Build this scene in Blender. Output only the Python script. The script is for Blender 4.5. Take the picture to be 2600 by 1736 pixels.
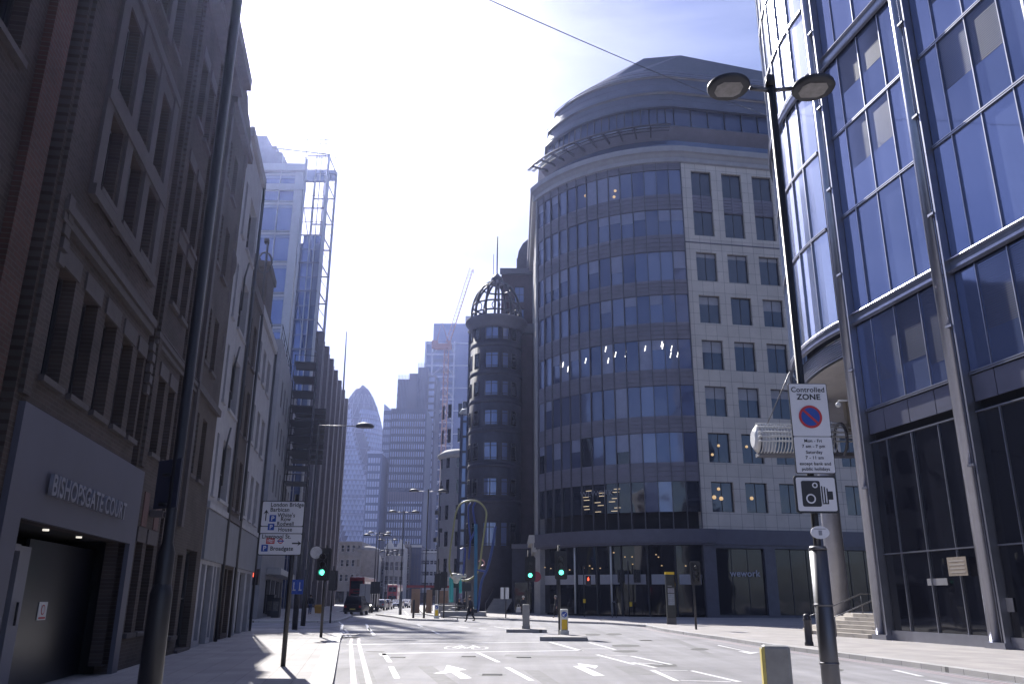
import bpy, math, random
from mathutils import Vector
R = math.radians
rnd = random.Random(7)
S = bpy.context.scene
col = S.collection
for o in list(bpy.data.objects): bpy.data.objects.remove(o)
# ---------------------------------------------------------------- camera
CH, FPX, PITCH, ROLL = 1.6, 2080.0, R(17.4), R(0.4)
cam_d = bpy.data.cameras.new('camera'); cam = bpy.data.objects.new('camera', cam_d); col.objects.link(cam)
cam_d.sensor_width = 36.0; cam_d.lens = FPX / 2600 * 36; cam_d.clip_start = .05; cam_d.clip_end = 6000
_fw = Vector((0, math.cos(PITCH), math.sin(PITCH))); _r = Vector((1, 0, 0)); _u = _r.cross(_fw)
CR = math.cos(ROLL) * _r + math.sin(ROLL) * _u; CU = -math.sin(ROLL) * _r + math.cos(ROLL) * _u
from mathutils import Matrix
cam.matrix_world = Matrix(((CR.x, CU.x, -_fw.x, 0), (CR.y, CU.y, -_fw.y, 0), (CR.z, CU.z, -_fw.z, CH), (0, 0, 0, 1)))
S.camera = cam
# ---------------------------------------------------------------- world
SUN_EL, SUN_AZ = R(38.9), R(-18.8)      # azimuth measured from +Y towards +X
w = bpy.data.worlds.new('World'); S.world = w; w.use_nodes = True
nt = w.node_tree; nt.nodes.clear()
def N(t, **k):
    n = nt.nodes.new(t)
    for a, b in k.items(): setattr(n, a, b)
    return n
out = N('ShaderNodeOutputWorld'); bg = N('ShaderNodeBackground'); sky = N('ShaderNodeTexSky')
sky.sky_type = 'NISHITA'; sky.sun_disc = False; sky.sun_elevation = SUN_EL; sky.sun_rotation = SUN_AZ
sky.air_density = 1.0; sky.dust_density = 1.2; sky.ozone_density = 3.0
tc = N('ShaderNodeTexCoord'); mp = N('ShaderNodeMapping'); mp.inputs['Scale'].default_value = (1.0, 1.6, 3.2)
mp.inputs['Rotation'].default_value = (0, 0, R(20)); mp.inputs['Location'].default_value = (2.3, .7, .4)
ns = N('ShaderNodeTexNoise'); ns.inputs['Scale'].default_value = 1.9; ns.inputs['Detail'].default_value = 9; ns.inputs['Roughness'].default_value = .52
ns.inputs['Distortion'].default_value = .6
cr = N('ShaderNodeValToRGB'); cr.color_ramp.elements[0].position = .40; cr.color_ramp.elements[1].position = .78
cr.color_ramp.elements[0].color = (0, 0, 0, 1); cr.color_ramp.elements[1].color = (1, 1, 1, 1)
tint = N('ShaderNodeMixRGB'); tint.blend_type = 'MULTIPLY'; tint.inputs[0].default_value = 1; tint.inputs[2].default_value = (.94, .945, 1.20, 1)
cl = N('ShaderNodeMixRGB'); cl.blend_type = 'MIX'
gain = N('ShaderNodeMixRGB'); gain.blend_type = 'ADD'; gain.inputs[0].default_value = 1; gain.inputs[2].default_value = (2.2, 2.2, 2.4, 1)
L = nt.links.new
L(tc.outputs['Generated'], mp.inputs[0]); L(mp.outputs[0], ns.inputs[0]); L(ns.outputs[0], cr.inputs[0])
L(sky.outputs[0], tint.inputs[1]); L(tint.outputs[0], cl.inputs[1])
cmul = N('ShaderNodeMixRGB'); cmul.blend_type = 'MULTIPLY'; cmul.inputs[0].default_value = 1; cmul.inputs[2].default_value = (1.45, 1.38, 1.25, 1)
L(tint.outputs[0], cmul.inputs[1]); L(cmul.outputs[0], gain.inputs[1]); L(gain.outputs[0], cl.inputs[2])
L(cr.outputs[0], cl.inputs[0]); L(cl.outputs[0], bg.inputs[0]); L(bg.outputs[0], out.inputs[0])
bg.inputs[1].default_value = 0.055
# ---------------------------------------------------------------- sun
sd = bpy.data.lights.new('sun', 'SUN'); sun = bpy.data.objects.new('sun', sd); col.objects.link(sun)
sd.energy = 5.0; sd.angle = R(.55); sd.color = (1, .965, .91)
SD = Vector((math.sin(SUN_AZ) * math.cos(SUN_EL), math.cos(SUN_AZ) * math.cos(SUN_EL), math.sin(SUN_EL)))
sun.rotation_euler = SD.to_track_quat('Z', 'Y').to_euler()
S.view_settings.view_transform = 'Standard'; S.view_settings.look = 'None'; S.view_settings.exposure = 0.95; S.view_settings.gamma = 1
S.render.engine = 'CYCLES'; S.cycles.max_bounces = 6; S.cycles.volume_bounces = 0
# ---------------------------------------------------------------- photo pixel -> world
def ray(x, y): return _fw * FPX + CR * (x - 1300) + CU * (868 - y)
def gnd(x, y, z=0.0):
    d = ray(x, y); t = (z - CH) / d.z; return Vector((d.x * t, d.y * t, z))
def at(x, y, Y):
    d = ray(x, y) * 1.0; t = Y / d.y; return Vector((d.x * t, Y, CH + d.z * t))
# ---------------------------------------------------------------- materials
_M = {}
def mat(name, c, rough=.75, metal=0, var=.18, scale=1.5, bump=0, spec=.5, emit=0, ior=None, stretch=(1, 1, 1)):
    if name in _M: return _M[name]
    m = bpy.data.materials.new(name); m.use_nodes = True; t = m.node_tree; b = t.nodes['Principled BSDF']
    b.inputs['Roughness'].default_value = rough; b.inputs['Metallic'].default_value = metal
    b.inputs['Specular IOR Level'].default_value = spec
    if ior: b.inputs['IOR'].default_value = ior
    b.inputs['Base Color'].default_value = (*c, 1)
    if emit:
        b.inputs['Emission Color'].default_value = (*c, 1); b.inputs['Emission Strength'].default_value = emit
    if var:
        g = t.nodes.new('ShaderNodeNewGeometry'); mpn = t.nodes.new('ShaderNodeMapping'); mpn.inputs['Scale'].default_value = stretch
        t.links.new(g.outputs['Position'], mpn.inputs[0])
        n = t.nodes.new('ShaderNodeTexNoise'); n.inputs['Scale'].default_value = scale; n.inputs['Detail'].default_value = 8; n.inputs['Roughness'].default_value = .65
        t.links.new(mpn.outputs[0], n.inputs[0])
        mr = t.nodes.new('ShaderNodeMapRange'); mr.inputs[1].default_value = .3; mr.inputs[2].default_value = .7
        mr.inputs[3].default_value = 1 - var; mr.inputs[4].default_value = 1 + var
        t.links.new(n.outputs[0], mr.inputs[0])
        mx = t.nodes.new('ShaderNodeVectorMath'); mx.operation = 'SCALE'; mx.inputs[0].default_value = c
        t.links.new(mr.outputs[0], mx.inputs['Scale']); t.links.new(mx.outputs[0], b.inputs['Base Color'])
        if bump:
            bp = t.nodes.new('ShaderNodeBump'); bp.inputs['Strength'].default_value = bump; bp.inputs['Distance'].default_value = .05
            t.links.new(n.outputs[0], bp.inputs['Height']); t.links.new(bp.outputs[0], b.inputs['Normal'])
    _M[name] = m; return m
def brick(name, c1, c2, cm, d, bw=.225, bh=.075, mortar=.008, offset=.5, rough=.85, ground=False, var=.3, spec=.3):
    """courses laid along the horizontal direction d; position based so it has a real size"""
    if name in _M: return _M[name]
    m = bpy.data.materials.new(name); m.use_nodes = True; t = m.node_tree; b = t.nodes['Principled BSDF']
    b.inputs['Roughness'].default_value = rough; b.inputs['Specular IOR Level'].default_value = spec
    g = t.nodes.new('ShaderNodeNewGeometry')
    def dot(v):
        q = t.nodes.new('ShaderNodeVectorMath'); q.operation = 'DOT_PRODUCT'; q.inputs[1].default_value = v
        t.links.new(g.outputs['Position'], q.inputs[0]); return q.outputs['Value']
    cb = t.nodes.new('ShaderNodeCombineXYZ'); t.links.new(dot((d[0], d[1], 0)), cb.inputs[0])
    t.links.new(dot((-d[1], d[0], 0) if ground else (0, 0, 1)), cb.inputs[1])
    br = t.nodes.new('ShaderNodeTexBrick'); br.offset = offset
    br.inputs['Scale'].default_value = 1; br.inputs['Brick Width'].default_value = bw; br.inputs['Row Height'].default_value = bh
    br.inputs['Mortar Size'].default_value = mortar; br.inputs['Color1'].default_value = (*c1, 1); br.inputs['Color2'].default_value = (*c2, 1); br.inputs['Mortar'].default_value = (*cm, 1)
    t.links.new(cb.outputs[0], br.inputs[0])
    n = t.nodes.new('ShaderNodeTexNoise'); n.inputs['Scale'].default_value = .7; n.inputs['Detail'].default_value = 8; t.links.new(g.outputs['Position'], n.inputs[0])
    mr = t.nodes.new('ShaderNodeMapRange'); mr.inputs[1].default_value = .3; mr.inputs[2].default_value = .7; mr.inputs[3].default_value = 1 - var; mr.inputs[4].default_value = 1 + var
    t.links.new(n.outputs[0], mr.inputs[0])
    mx = t.nodes.new('ShaderNodeVectorMath'); mx.operation = 'SCALE'; t.links.new(br.outputs[0], mx.inputs[0]); t.links.new(mr.outputs[0], mx.inputs['Scale'])
    t.links.new(mx.outputs[0], b.inputs['Base Color'])
    bp = t.nodes.new('ShaderNodeBump'); bp.inputs['Strength'].default_value = .5; bp.inputs['Distance'].default_value = .01; bp.invert = True
    t.links.new(br.outputs['Fac'], bp.inputs['Height']); t.links.new(bp.outputs[0], b.inputs['Normal'])
    _M[name] = m; return m
def glass(name, c, rough=.04, metal=.0, ior=1.9, wob=.06, wscale=.35):
    """window glass seen from outside: dark, mirror-like, slightly wavy"""
    if name in _M: return _M[name]
    m = bpy.data.materials.new(name); m.use_nodes = True; t = m.node_tree; b = t.nodes['Principled BSDF']
    b.inputs['Base Color'].default_value = (*c, 1); b.inputs['Roughness'].default_value = rough; b.inputs['Metallic'].default_value = metal; b.inputs['IOR'].default_value = ior
    g = t.nodes.new('ShaderNodeNewGeometry'); n = t.nodes.new('ShaderNodeTexNoise'); n.inputs['Scale'].default_value = wscale; n.inputs['Detail'].default_value = 1.5
    t.links.new(g.outputs['Position'], n.inputs[0])
    bp = t.nodes.new('ShaderNodeBump'); bp.inputs['Strength'].default_value = wob; bp.inputs['Distance'].default_value = .5
    t.links.new(n.outputs[0], bp.inputs['Height']); t.links.new(bp.outputs[0], b.inputs['Normal'])
    _M[name] = m; return m
# ---------------------------------------------------------------- frames and mesh builder
class F:
    """vertical facade frame: u along d from o, v outwards, z up"""
    def __init__(s, ox, oy, dx, dy, flip=False):
        s.o = (ox, oy); s.d = (dx, dy); l = math.hypot(dx, dy); n = (dy / l, -dx / l)
        s.n = (-n[0], -n[1]) if flip else n; s.l = l; s.flip = flip
    def p(s, u, v, z): return (s.o[0] + u * s.d[0] + v * s.n[0], s.o[1] + u * s.d[1] + v * s.n[1], z)
W0 = F(0, 0, 1, 0)   # u=x, v=-y
class MB:
    def __init__(s): s.v = []; s.f = []; s.m = []; s.sm = []
    def poly(s, pts, mi=0, smooth=False):
        i = len(s.v); s.v += [tuple(p) for p in pts]; s.f.append(tuple(range(i, i + len(pts)))); s.m.append(mi); s.sm.append(smooth)
    def box(s, x0, x1, y0, y1, z0, z1, mi=0): return s.hexa([(x0, y0), (x1, y0), (x1, y1), (x0, y1)], z0, z1, mi)
    def hexa(s, base, z0, z1, mi=0, top=None):
        i = len(s.v); n = len(base); top = top or base
        s.v += [(a, b, z0) for a, b in base] + [(a, b, z1) for a, b in top]
        fs = [tuple(i + k for k in range(n))[::-1], tuple(i + n + k for k in range(n))] + [(i + k, i + (k + 1) % n, i + n + (k + 1) % n, i + n + k) for k in range(n)]
        s.f += fs; s.m += [mi] * len(fs); s.sm += [False] * len(fs)
    def fbox(s, Fr, u0, u1, v0, v1, z0, z1, mi=0):
        ps = [Fr.p(u0, v0, 0), Fr.p(u1, v0, 0), Fr.p(u1, v1, 0), Fr.p(u0, v1, 0)]
        s.hexa([(a[0], a[1]) for a in ps], z0, z1, mi)
    def fquad(s, Fr, u0, u1, v, z0, z1, mi=0, tilt=0):
        t1 = rnd.uniform(-tilt, tilt); t2 = rnd.uniform(-tilt, tilt)
        s.poly([Fr.p(u0, v + t1, z0), Fr.p(u1, v + t2, z0), Fr.p(u1, v + t2 + t1 * .5, z1), Fr.p(u0, v - t1 * .5 + t1, z1)], mi)
    def tube(s, pts, r, n=8, mi=0, caps=True, smooth=True):
        pts = [Vector(p) for p in pts]; rs = r if isinstance(r, (list, tuple)) else [r] * len(pts)
        base = len(s.v); up = None
        for k, p in enumerate(pts):
            a = pts[max(k - 1, 0)]; b = pts[min(k + 1, len(pts) - 1)]; d = (b - a).normalized()
            if up is None: up = Vector((0, 0, 1)) if abs(d.z) < .9 else Vector((0, 1, 0))
            x = d.cross(up).normalized(); y = x.cross(d).normalized(); up = y
            for j in range(n):
                q = 2 * math.pi * j / n; s.v.append(tuple(p + (x * math.cos(q) + y * math.sin(q)) * rs[k]))
        for k in range(len(pts) - 1):
            for j in range(n):
                s.f.append((base + k * n + j, base + k * n + (j + 1) % n, base + (k + 1) * n + (j + 1) % n, base + (k + 1) * n + j)); s.m.append(mi); s.sm.append(smooth)
        if caps:
            s.f.append(tuple(base + j for j in range(n))[::-1]); s.f.append(tuple(base + (len(pts) - 1) * n + j for j in range(n))); s.m += [mi, mi]; s.sm += [False, False]
    def lathe(s, c, prof, n=24, mi=0, sx=1, sy=1, smooth=True):
        base = len(s.v)
        for r, z in prof:
            for j in range(n):
                q = 2 * math.pi * j / n; s.v.append((c[0] + r * sx * math.cos(q), c[1] + r * sy * math.sin(q), c[2] + z))
        for k in range(len(prof) - 1):
            for j in range(n):
                s.f.append((base + k * n + j, base + k * n + (j + 1) % n, base + (k + 1) * n + (j + 1) % n, base + (k + 1) * n + j)); s.m.append(mi); s.sm.append(smooth)
        s.f.append(tuple(base + j for j in range(n))[::-1]); s.f.append(tuple(base + (len(prof) - 1) * n + j for j in range(n))); s.m += [mi, mi]; s.sm += [False, False]
    def disc(s, c, r, Fr=None, n=20, th=.02, mi=0, r0=0):
        """vertical disc facing frame normal (default -y)"""
        Fr = Fr or W0
        def P(q, rr, v): return (c[0] + Fr.d[0] / Fr.l * rr * math.cos(q) + Fr.n[0] * v, c[1] + Fr.d[1] / Fr.l * rr * math.cos(q) + Fr.n[1] * v, c[2] + rr * math.sin(q))
        A = [2 * math.pi * k / n for k in range(n)]
        if r0 == 0:
            s.poly([P(a, r, th) for a in A], mi); s.poly([P(a, r, 0) for a in A][::-1], mi)
        for k in range(n):
            a, b = A[k], A[(k + 1) % n]
            s.poly([P(a, r, 0), P(b, r, 0), P(b, r, th), P(a, r, th)], mi)
            if r0: s.poly([P(a, r0, th), P(a, r, th), P(b, r, th), P(b, r0, th)], mi)
    def build(s, name, mats, parent=None, bevel=0):
        if not s.f: return None
        me = bpy.data.meshes.new(name)
        off = Vector(parent['_loc']) if parent is not None and '_loc' in parent else Vector((0, 0, 0))
        me.from_pydata([(a - off.x, b - off.y, c - off.z) for a, b, c in s.v], [], s.f)
        for m in (mats if isinstance(mats, (list, tuple)) else [mats]): me.materials.append(m)
        me.polygons.foreach_set('material_index', s.m); me.polygons.foreach_set('use_smooth', s.sm)
        o = bpy.data.objects.new(name, me); col.objects.link(o)
        if parent is not None:
            o.parent = parent
            if '_loc' in parent: o['_loc'] = tuple(parent['_loc'])
        if bevel:
            b = o.modifiers.new('bevel', 'BEVEL'); b.width = bevel; b.segments = 2
        return o
def thing(name, label, cat, loc=(0, 0, 0), group=None):
    o = bpy.data.objects.new(name, None); col.objects.link(o); o.location = loc; o['_loc'] = tuple(float(a) for a in loc)
    o.empty_display_size = .2; o['label'] = label; o['category'] = cat
    if group: o['group'] = group
    return o
def tag(o, label=None, cat=None, group=None, kind=None):
    if label: o['label'] = label
    if cat: o['category'] = cat
    if group: o['group'] = group
    if kind: o['kind'] = kind
    return o
def dup(root, loc, label, rotz=0):
    r = root.copy(); col.objects.link(r); r.location = loc; r.rotation_euler = (0, 0, rotz); r['label'] = label
    def rec(a, b):
        for ch in list(a.children):
            c = ch.copy(); col.objects.link(c); c.parent = b; rec(ch, c)
    rec(root, r); return r
def text(body, name, m, parent, o, xd, zd=(0, 0, 1), size=.1, align='CENTER', bold=0, ext=.004, sx=1):
    cu = bpy.data.curves.new(name, 'FONT'); cu.body = body; cu.size = size; cu.align_x = align; cu.extrude = ext; cu.offset = bold
    cu.space_character = 1.05
    ob = bpy.data.objects.new(name, cu); col.objects.link(ob)
    bpy.context.view_layer.update(); dg = bpy.context.evaluated_depsgraph_get()
    me = bpy.data.meshes.new_from_object(ob.evaluated_get(dg)); bpy.data.objects.remove(ob); bpy.data.curves.remove(cu)
    xd = Vector(xd).normalized(); zd = Vector(zd).normalized(); nd = xd.cross(zd)
    off = Vector(parent['_loc']) if parent is not None and '_loc' in parent else Vector((0, 0, 0))
    o = Vector(o)
    for v in me.vertices: v.co = o + xd * v.co.x * sx + zd * v.co.y + nd * v.co.z - off
    me.materials.clear(); me.materials.append(m)
    r = bpy.data.objects.new(name, me); col.objects.link(r); r.parent = parent; return r
# ---------------------------------------------------------------- facade with real openings
def facade(mb, Fr, u0, u1, z0, z1, ops, depth=.25, mi=0, mr=None):
    """wall sheet at v=0 with openings (ua,ub,za,zb) and their reveals"""
    mr = mi if mr is None else mr
    ops = [(max(a, u0), min(b, u1), max(c, z0), min(d, z1)) for a, b, c, d in ops]
    us = sorted({u0, u1} | {o[0] for o in ops} | {o[1] for o in ops})
    for a, b in zip(us, us[1:]):
        if b - a < 1e-6: continue
        m = (a + b) / 2; hs = sorted([(o[2], o[3]) for o in ops if o[0] < m < o[1]]); z = z0
        for c, d in hs:
            if c > z: mb.poly([Fr.p(a, 0, z), Fr.p(b, 0, z), Fr.p(b, 0, c), Fr.p(a, 0, c)], mi)
            z = max(z, d)
        if z < z1: mb.poly([Fr.p(a, 0, z), Fr.p(b, 0, z), Fr.p(b, 0, z1), Fr.p(a, 0, z1)], mi)
    for a, b, c, d in ops:
        mb.poly([Fr.p(a, 0, c), Fr.p(a, -depth, c), Fr.p(a, -depth, d), Fr.p(a, 0, d)], mr)
        mb.poly([Fr.p(b, 0, c), Fr.p(b, 0, d), Fr.p(b, -depth, d), Fr.p(b, -depth, c)], mr)
        mb.poly([Fr.p(a, 0, c), Fr.p(b, 0, c), Fr.p(b, -depth, c), Fr.p(a, -depth, c)], mr)
        mb.poly([Fr.p(a, 0, d), Fr.p(a, -depth, d), Fr.p(b, -depth, d), Fr.p(b, 0, d)], mr)
def window(Fr, op, root, fm, gm, depth=.25, nx=1, nz=1, fw=.05, proud=.05, sill=None, name='window', blind=None):
    a, b, c, d = op; k = Fr.l; f = MB(); w_ = fw / k
    for (x0, x1, y0, y1) in [(a, a + w_, c, d), (b - w_, b, c, d), (a + w_, b - w_, c, c + fw), (a + w_, b - w_, d - fw, d)]:
        f.fbox(Fr, x0, x1, -depth - .02, -depth + proud, y0, y1)
    for i in range(1, nx):
        x = a + (b - a) * i / nx; f.fbox(Fr, x - w_ * .4, x + w_ * .4, -depth - .02, -depth + proud * .8, c + fw, d - fw)
    for i in range(1, nz):
        z = c + (d - c) * i / nz; f.fbox(Fr, a + w_, b - w_, -depth - .02, -depth + proud * .7, z - fw * .35, z + fw * .35)
    o = f.build(name, fm, root); g = MB()
    for i in range(nx):
        x0 = a + (b - a) * i / nx; x1 = a + (b - a) * (i + 1) / nx; g.fquad(Fr, x0, x1, -depth, c, d, 0, .006)
    if blind:
        g.fbox(Fr, a + w_, b - w_, -depth + .004, -depth + .012, d - (d - c) * blind[1], d - fw, 1)
        g.build('pane', [gm, blind[0]], o)
    else: g.build('pane', gm, o)
    if sill:
        s_ = MB(); s_.fbox(Fr, a - .08 / k, b + .08 / k, -depth + proud + .002, .09, c - .1, c - .003); s_.build('sill', sill, o)
    return o
# ================================================================ palette
asphalt = mat('asphalt', (.225, .22, .238), .85, var=.22, scale=.35, bump=.0, spec=.4)
def rough_asphalt():
    t = asphalt.node_tree; b = t.nodes['Principled BSDF']; g = t.nodes.new('ShaderNodeNewGeometry')
    n = t.nodes.new('ShaderNodeTexNoise'); n.inputs['Scale'].default_value = 45; n.inputs['Detail'].default_value = 4; t.links.new(g.outputs['Position'], n.inputs[0])
    bp = t.nodes.new('ShaderNodeBump'); bp.inputs['Strength'].default_value = .5; bp.inputs['Distance'].default_value = .015
    t.links.new(n.outputs[0], bp.inputs['Height']); t.links.new(bp.outputs[0], b.inputs['Normal'])
    # fine aggregate speckle and tyre-polished streaks along the lane
    mp_ = t.nodes.new('ShaderNodeMapping'); mp_.inputs['Rotation'].default_value = (0, 0, R(-10.5)); mp_.inputs['Scale'].default_value = (1.1, .04, 1)
    t.links.new(g.outputs['Position'], mp_.inputs[0]); n2 = t.nodes.new('ShaderNodeTexNoise'); n2.inputs['Scale'].default_value = 1.4; n2.inputs['Detail'].default_value = 3
    t.links.new(mp_.outputs[0], n2.inputs[0])
    ad = t.nodes.new('ShaderNodeMath'); ad.operation = 'ADD'; t.links.new(n.outputs[0], ad.inputs[0]); t.links.new(n2.outputs[0], ad.inputs[1])
    mr = t.nodes.new('ShaderNodeMapRange'); mr.inputs[1].default_value = .6; mr.inputs[2].default_value = 1.4; mr.inputs[3].default_value = .62; mr.inputs[4].default_value = 1.36
    t.links.new(ad.outputs[0], mr.inputs[0])
    src = b.inputs['Base Color'].links[0].from_socket; sc_ = t.nodes.new('ShaderNodeVectorMath'); sc_.operation = 'SCALE'
    t.links.new(src, sc_.inputs[0]); t.links.new(mr.outputs[0], sc_.inputs['Scale']); t.links.new(sc_.outputs[0], b.inputs['Base Color'])
rough_asphalt()
paving = brick('paving', (.36, .335, .33), (.30, .285, .285), (.2, .19, .19), (-.18, .98), .75, .5, .006, .5, .8, ground=True, var=.12)
kerbm = brick('granite_kerb', (.42, .41, .41), (.36, .355, .36), (.14, .14, .14), (-.18, .98), .9, 2.0, .01, 0, .7, ground=True, var=.1)
paint = mat('white_paint', (.64, .64, .66), .6, var=.10, scale=6)
redpaint = mat('red_route_paint', (.35, .28, .31), .7, var=.12, scale=4)
def worn(m):
    t = m.node_tree; b = t.nodes['Principled BSDF']; src = b.inputs['Base Color'].links[0].from_socket; g = t.nodes.new('ShaderNodeNewGeometry')
    n = t.nodes.new('ShaderNodeTexNoise'); n.inputs['Scale'].default_value = 14; n.inputs['Detail'].default_value = 10; n.inputs['Roughness'].default_value = .75; t.links.new(g.outputs['Position'], n.inputs[0])
    mr = t.nodes.new('ShaderNodeMapRange'); mr.inputs[1].default_value = .50; mr.inputs[2].default_value = .62; mr.inputs[3].default_value = 0; mr.inputs[4].default_value = .75; t.links.new(n.outputs[0], mr.inputs[0])
    mx = t.nodes.new('ShaderNodeMixRGB'); t.links.new(mr.outputs[0], mx.inputs[0]); t.links.new(src, mx.inputs[1]); mx.inputs[2].default_value = (.27, .265, .28, 1); t.links.new(mx.outputs[0], b.inputs['Base Color'])
worn(paint); worn(redpaint)
patch = mat('patched_tarmac', (.075, .075, .08), .85, var=.35, scale=9)
DL = (-.178, .984)
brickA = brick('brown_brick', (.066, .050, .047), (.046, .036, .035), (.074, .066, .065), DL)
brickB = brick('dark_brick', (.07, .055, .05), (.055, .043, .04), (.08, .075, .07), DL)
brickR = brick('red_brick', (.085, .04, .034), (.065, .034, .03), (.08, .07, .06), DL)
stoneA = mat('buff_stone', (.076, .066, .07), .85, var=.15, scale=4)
render = mat('pale_render', (.30, .30, .33), .85, var=.12, scale=2)
greypan = mat('grey_portal_cladding', (.085, .085, .115), .55, var=.08, scale=1)
darkm = mat('dark_metal', (.03, .032, .04), .5, var=.1)
black = mat('black_metal', (.018, .018, .022), .45, var=.1, scale=8)
steel = mat('brushed_steel', (.16, .16, .175), .45, .8, var=.1, scale=8, stretch=(1, 1, .1))
silver = mat('silver_aluminium', (.33, .34, .40), .33, .85, var=.08, scale=2)
whitep = mat('white_panel', (.62, .62, .62), .5, var=.05)
concrete = mat('concrete', (.30, .295, .30), .85, var=.15, scale=1.2)
roofm = mat('slate_roof', (.09, .09, .10), .7, var=.2, scale=3)
frame_d = mat('dark_window_frame', (.03, .03, .035), .45, var=.1)
frame_w = mat('pale_window_frame', (.45, .45, .47), .5, var=.05)
gl = glass('window_glass', (.012, .014, .02), .05, ior=1.6)
glb = glass('blue_glass', (.05, .075, .16), .06, metal=.25, ior=1.9)
blind = mat('window_blind', (.30, .31, .36), .6, var=.1, scale=2)
warm = mat('lamp_glow', (.9, .6, .3), .5, var=0, emit=.35)
tubelight = mat('office_light', (1.0, .95, .85), .5, var=0, emit=3)
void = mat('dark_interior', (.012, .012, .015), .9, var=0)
# ================================================================ ground
def plan(pts, z): return [(x, y, z) for x, y in pts]
g = MB(); g.poly([(-1000, -60, 0), (1000, -60, 0), (1000, 1400, 0), (-1000, 1400, 0)]); tag(g.build('road', asphalt), kind='structure')
def pavement(name, pts, kerb_n, h=.12, kw=.3):
    """pts: closed outline, its first kerb_n points are the kerb line (road on the other side)"""
    m = MB(); m.hexa(pts, -.05, h); tag(m.build(name, paving), kind='structure')
    k = MB(); c = Vector((sum(p[0] for p in pts) / len(pts), sum(p[1] for p in pts) / len(pts)))
    for a, b in zip(pts[:kerb_n], pts[1:kerb_n]):
        A, B = Vector(a), Vector(b); d = (B - A).normalized(); n = Vector((-d.y, d.x))
        if n.dot(c - A) < 0: n = -n
        k.hexa([tuple(A - n * .02 - d * .01), tuple(B - n * .02 + d * .01), tuple(B + n * kw), tuple(A + n * kw)], -.04, h + .006)
    tag(k.build('kerb', kerbm), kind='structure')
def gp(x, y, z=0): v = gnd(x, y, z); return (v.x, v.y)
LK = [(3.0, -20), (-.35, 0.3), (-3.45, 17.2), (-6.45, 33.0), (-7.6, 39.5)]
pavement('pavement', LK + [(-9.0, 42.5), (-13.0, 43.6), (-30, 44), (-60, 44), (-60, -20)], 5, kw=.42)
pavement('pavement', [(-60, 57.5), (-13.6, 57.5), (-11.9, 59.5), (-12.6, 66), (-13.9, 76), (-15.6, 84), (-19.5, 98), (-22.2, 115), (-26, 160), (-32, 200), (-60, 200)], 10)
RK = [(16, -20), (12.4, 0), (10.9, 14), (10.35, 22.6), (9.76, 27.8), (9.25, 32.0), (9.05, 36.4), (8.55, 42.0), (8.3, 47), (8.45, 53.7), (6.5, 59.5), (3.6, 62.1), (.97, 67), (-4.3, 73.5), (-7.0, 80), (-8.9, 89), (-13.0, 123), (-20, 190)]
pavement('pavement', RK + [(40, 260), (70, 130), (80, -20)], len(RK))
pavement('traffic_island', [gp(954, 1561), gp(1000, 1567), gp(1036, 1574), gp(1160, 1577.5), gp(1158, 1573), gp(1062, 1570), gp(1020, 1564)], 7, .12, .2)
for q in ([(1286, 1605), (1388, 1605.5), (1383, 1600), (1300, 1600)], [(1371, 1626), (1491, 1627), (1488, 1620), (1386, 1619)]):
    a = [gp(*p) for p in q]; cy = sum(p[1] for p in a) / 4
    pavement('traffic_island', [a[0], a[1], a[2], a[3], a[0]][:4] , 2, .15, .2)
pavement('traffic_island', [(2.3, 6.4), (4.1, 6.4), (3.9, 12.2), (2.45, 12.2)], 4, .12, .15)
pavement('traffic_island', [gp(1528, 1578.5), gp(1637, 1574), gp(1630, 1571), gp(1535, 1574)], 2, .15, .15)
# painted markings, each 4 mm above the road
wm = MB(); rm = MB(); Z1, Z2 = .004, .008
def mk(px, m=None): (m or wm).poly([tuple(gnd(x, y, Z1)) for x, y in px])
def line(a, b, wd=.12, m=None, z=Z1):
    A, B = Vector(a), Vector(b); d = (B - A).normalized(); n = Vector((-d.y, d.x)) * wd / 2
    (m or wm).poly([(A + n).to_tuple() + (z,), (B + n).to_tuple() + (z,), (B - n).to_tuple() + (z,), (A - n).to_tuple() + (z,)])
def pline(x0, y0, x1, y1, wd=.12, m=None): line(gp(x0, y0), gp(x1, y1), wd, m)
for off in (.42, .72):       # double lines by the left kerb
    pts = [(a[0] + off, a[1]) for a in LK[:4]] + [(-7.0 + off, 36.2)]
    for a, b in zip(pts, pts[1:]): line(a, b, .12, rm)
for off in (.3, .5):
    pts = [(a[0] - off, a[1]) for a in RK[:10]]
    for a, b in zip(pts, pts[1:]): line(a, b, .1, rm)
pline(880, 1635.5, 1370, 1629, .2); pline(970, 1658, 1480, 1650, .2); pline(970, 1658, 975, 1663, .2)
pline(974, 1658, 990, 1680, .13); pline(993, 1691, 1008, 1721, .13); pline(1013, 1736, 1040, 1800, .13)
pline(1211, 1655, 1266, 1680, .12); pline(1287, 1693, 1350, 1727, .13); pline(1380, 1742, 1460, 1790, .13)
pline(1396, 1629, 1476, 1651, .15); pline(1495, 1630, 1562, 1648, .12); pline(1476, 1644, 1545, 1646, .12)
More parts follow.
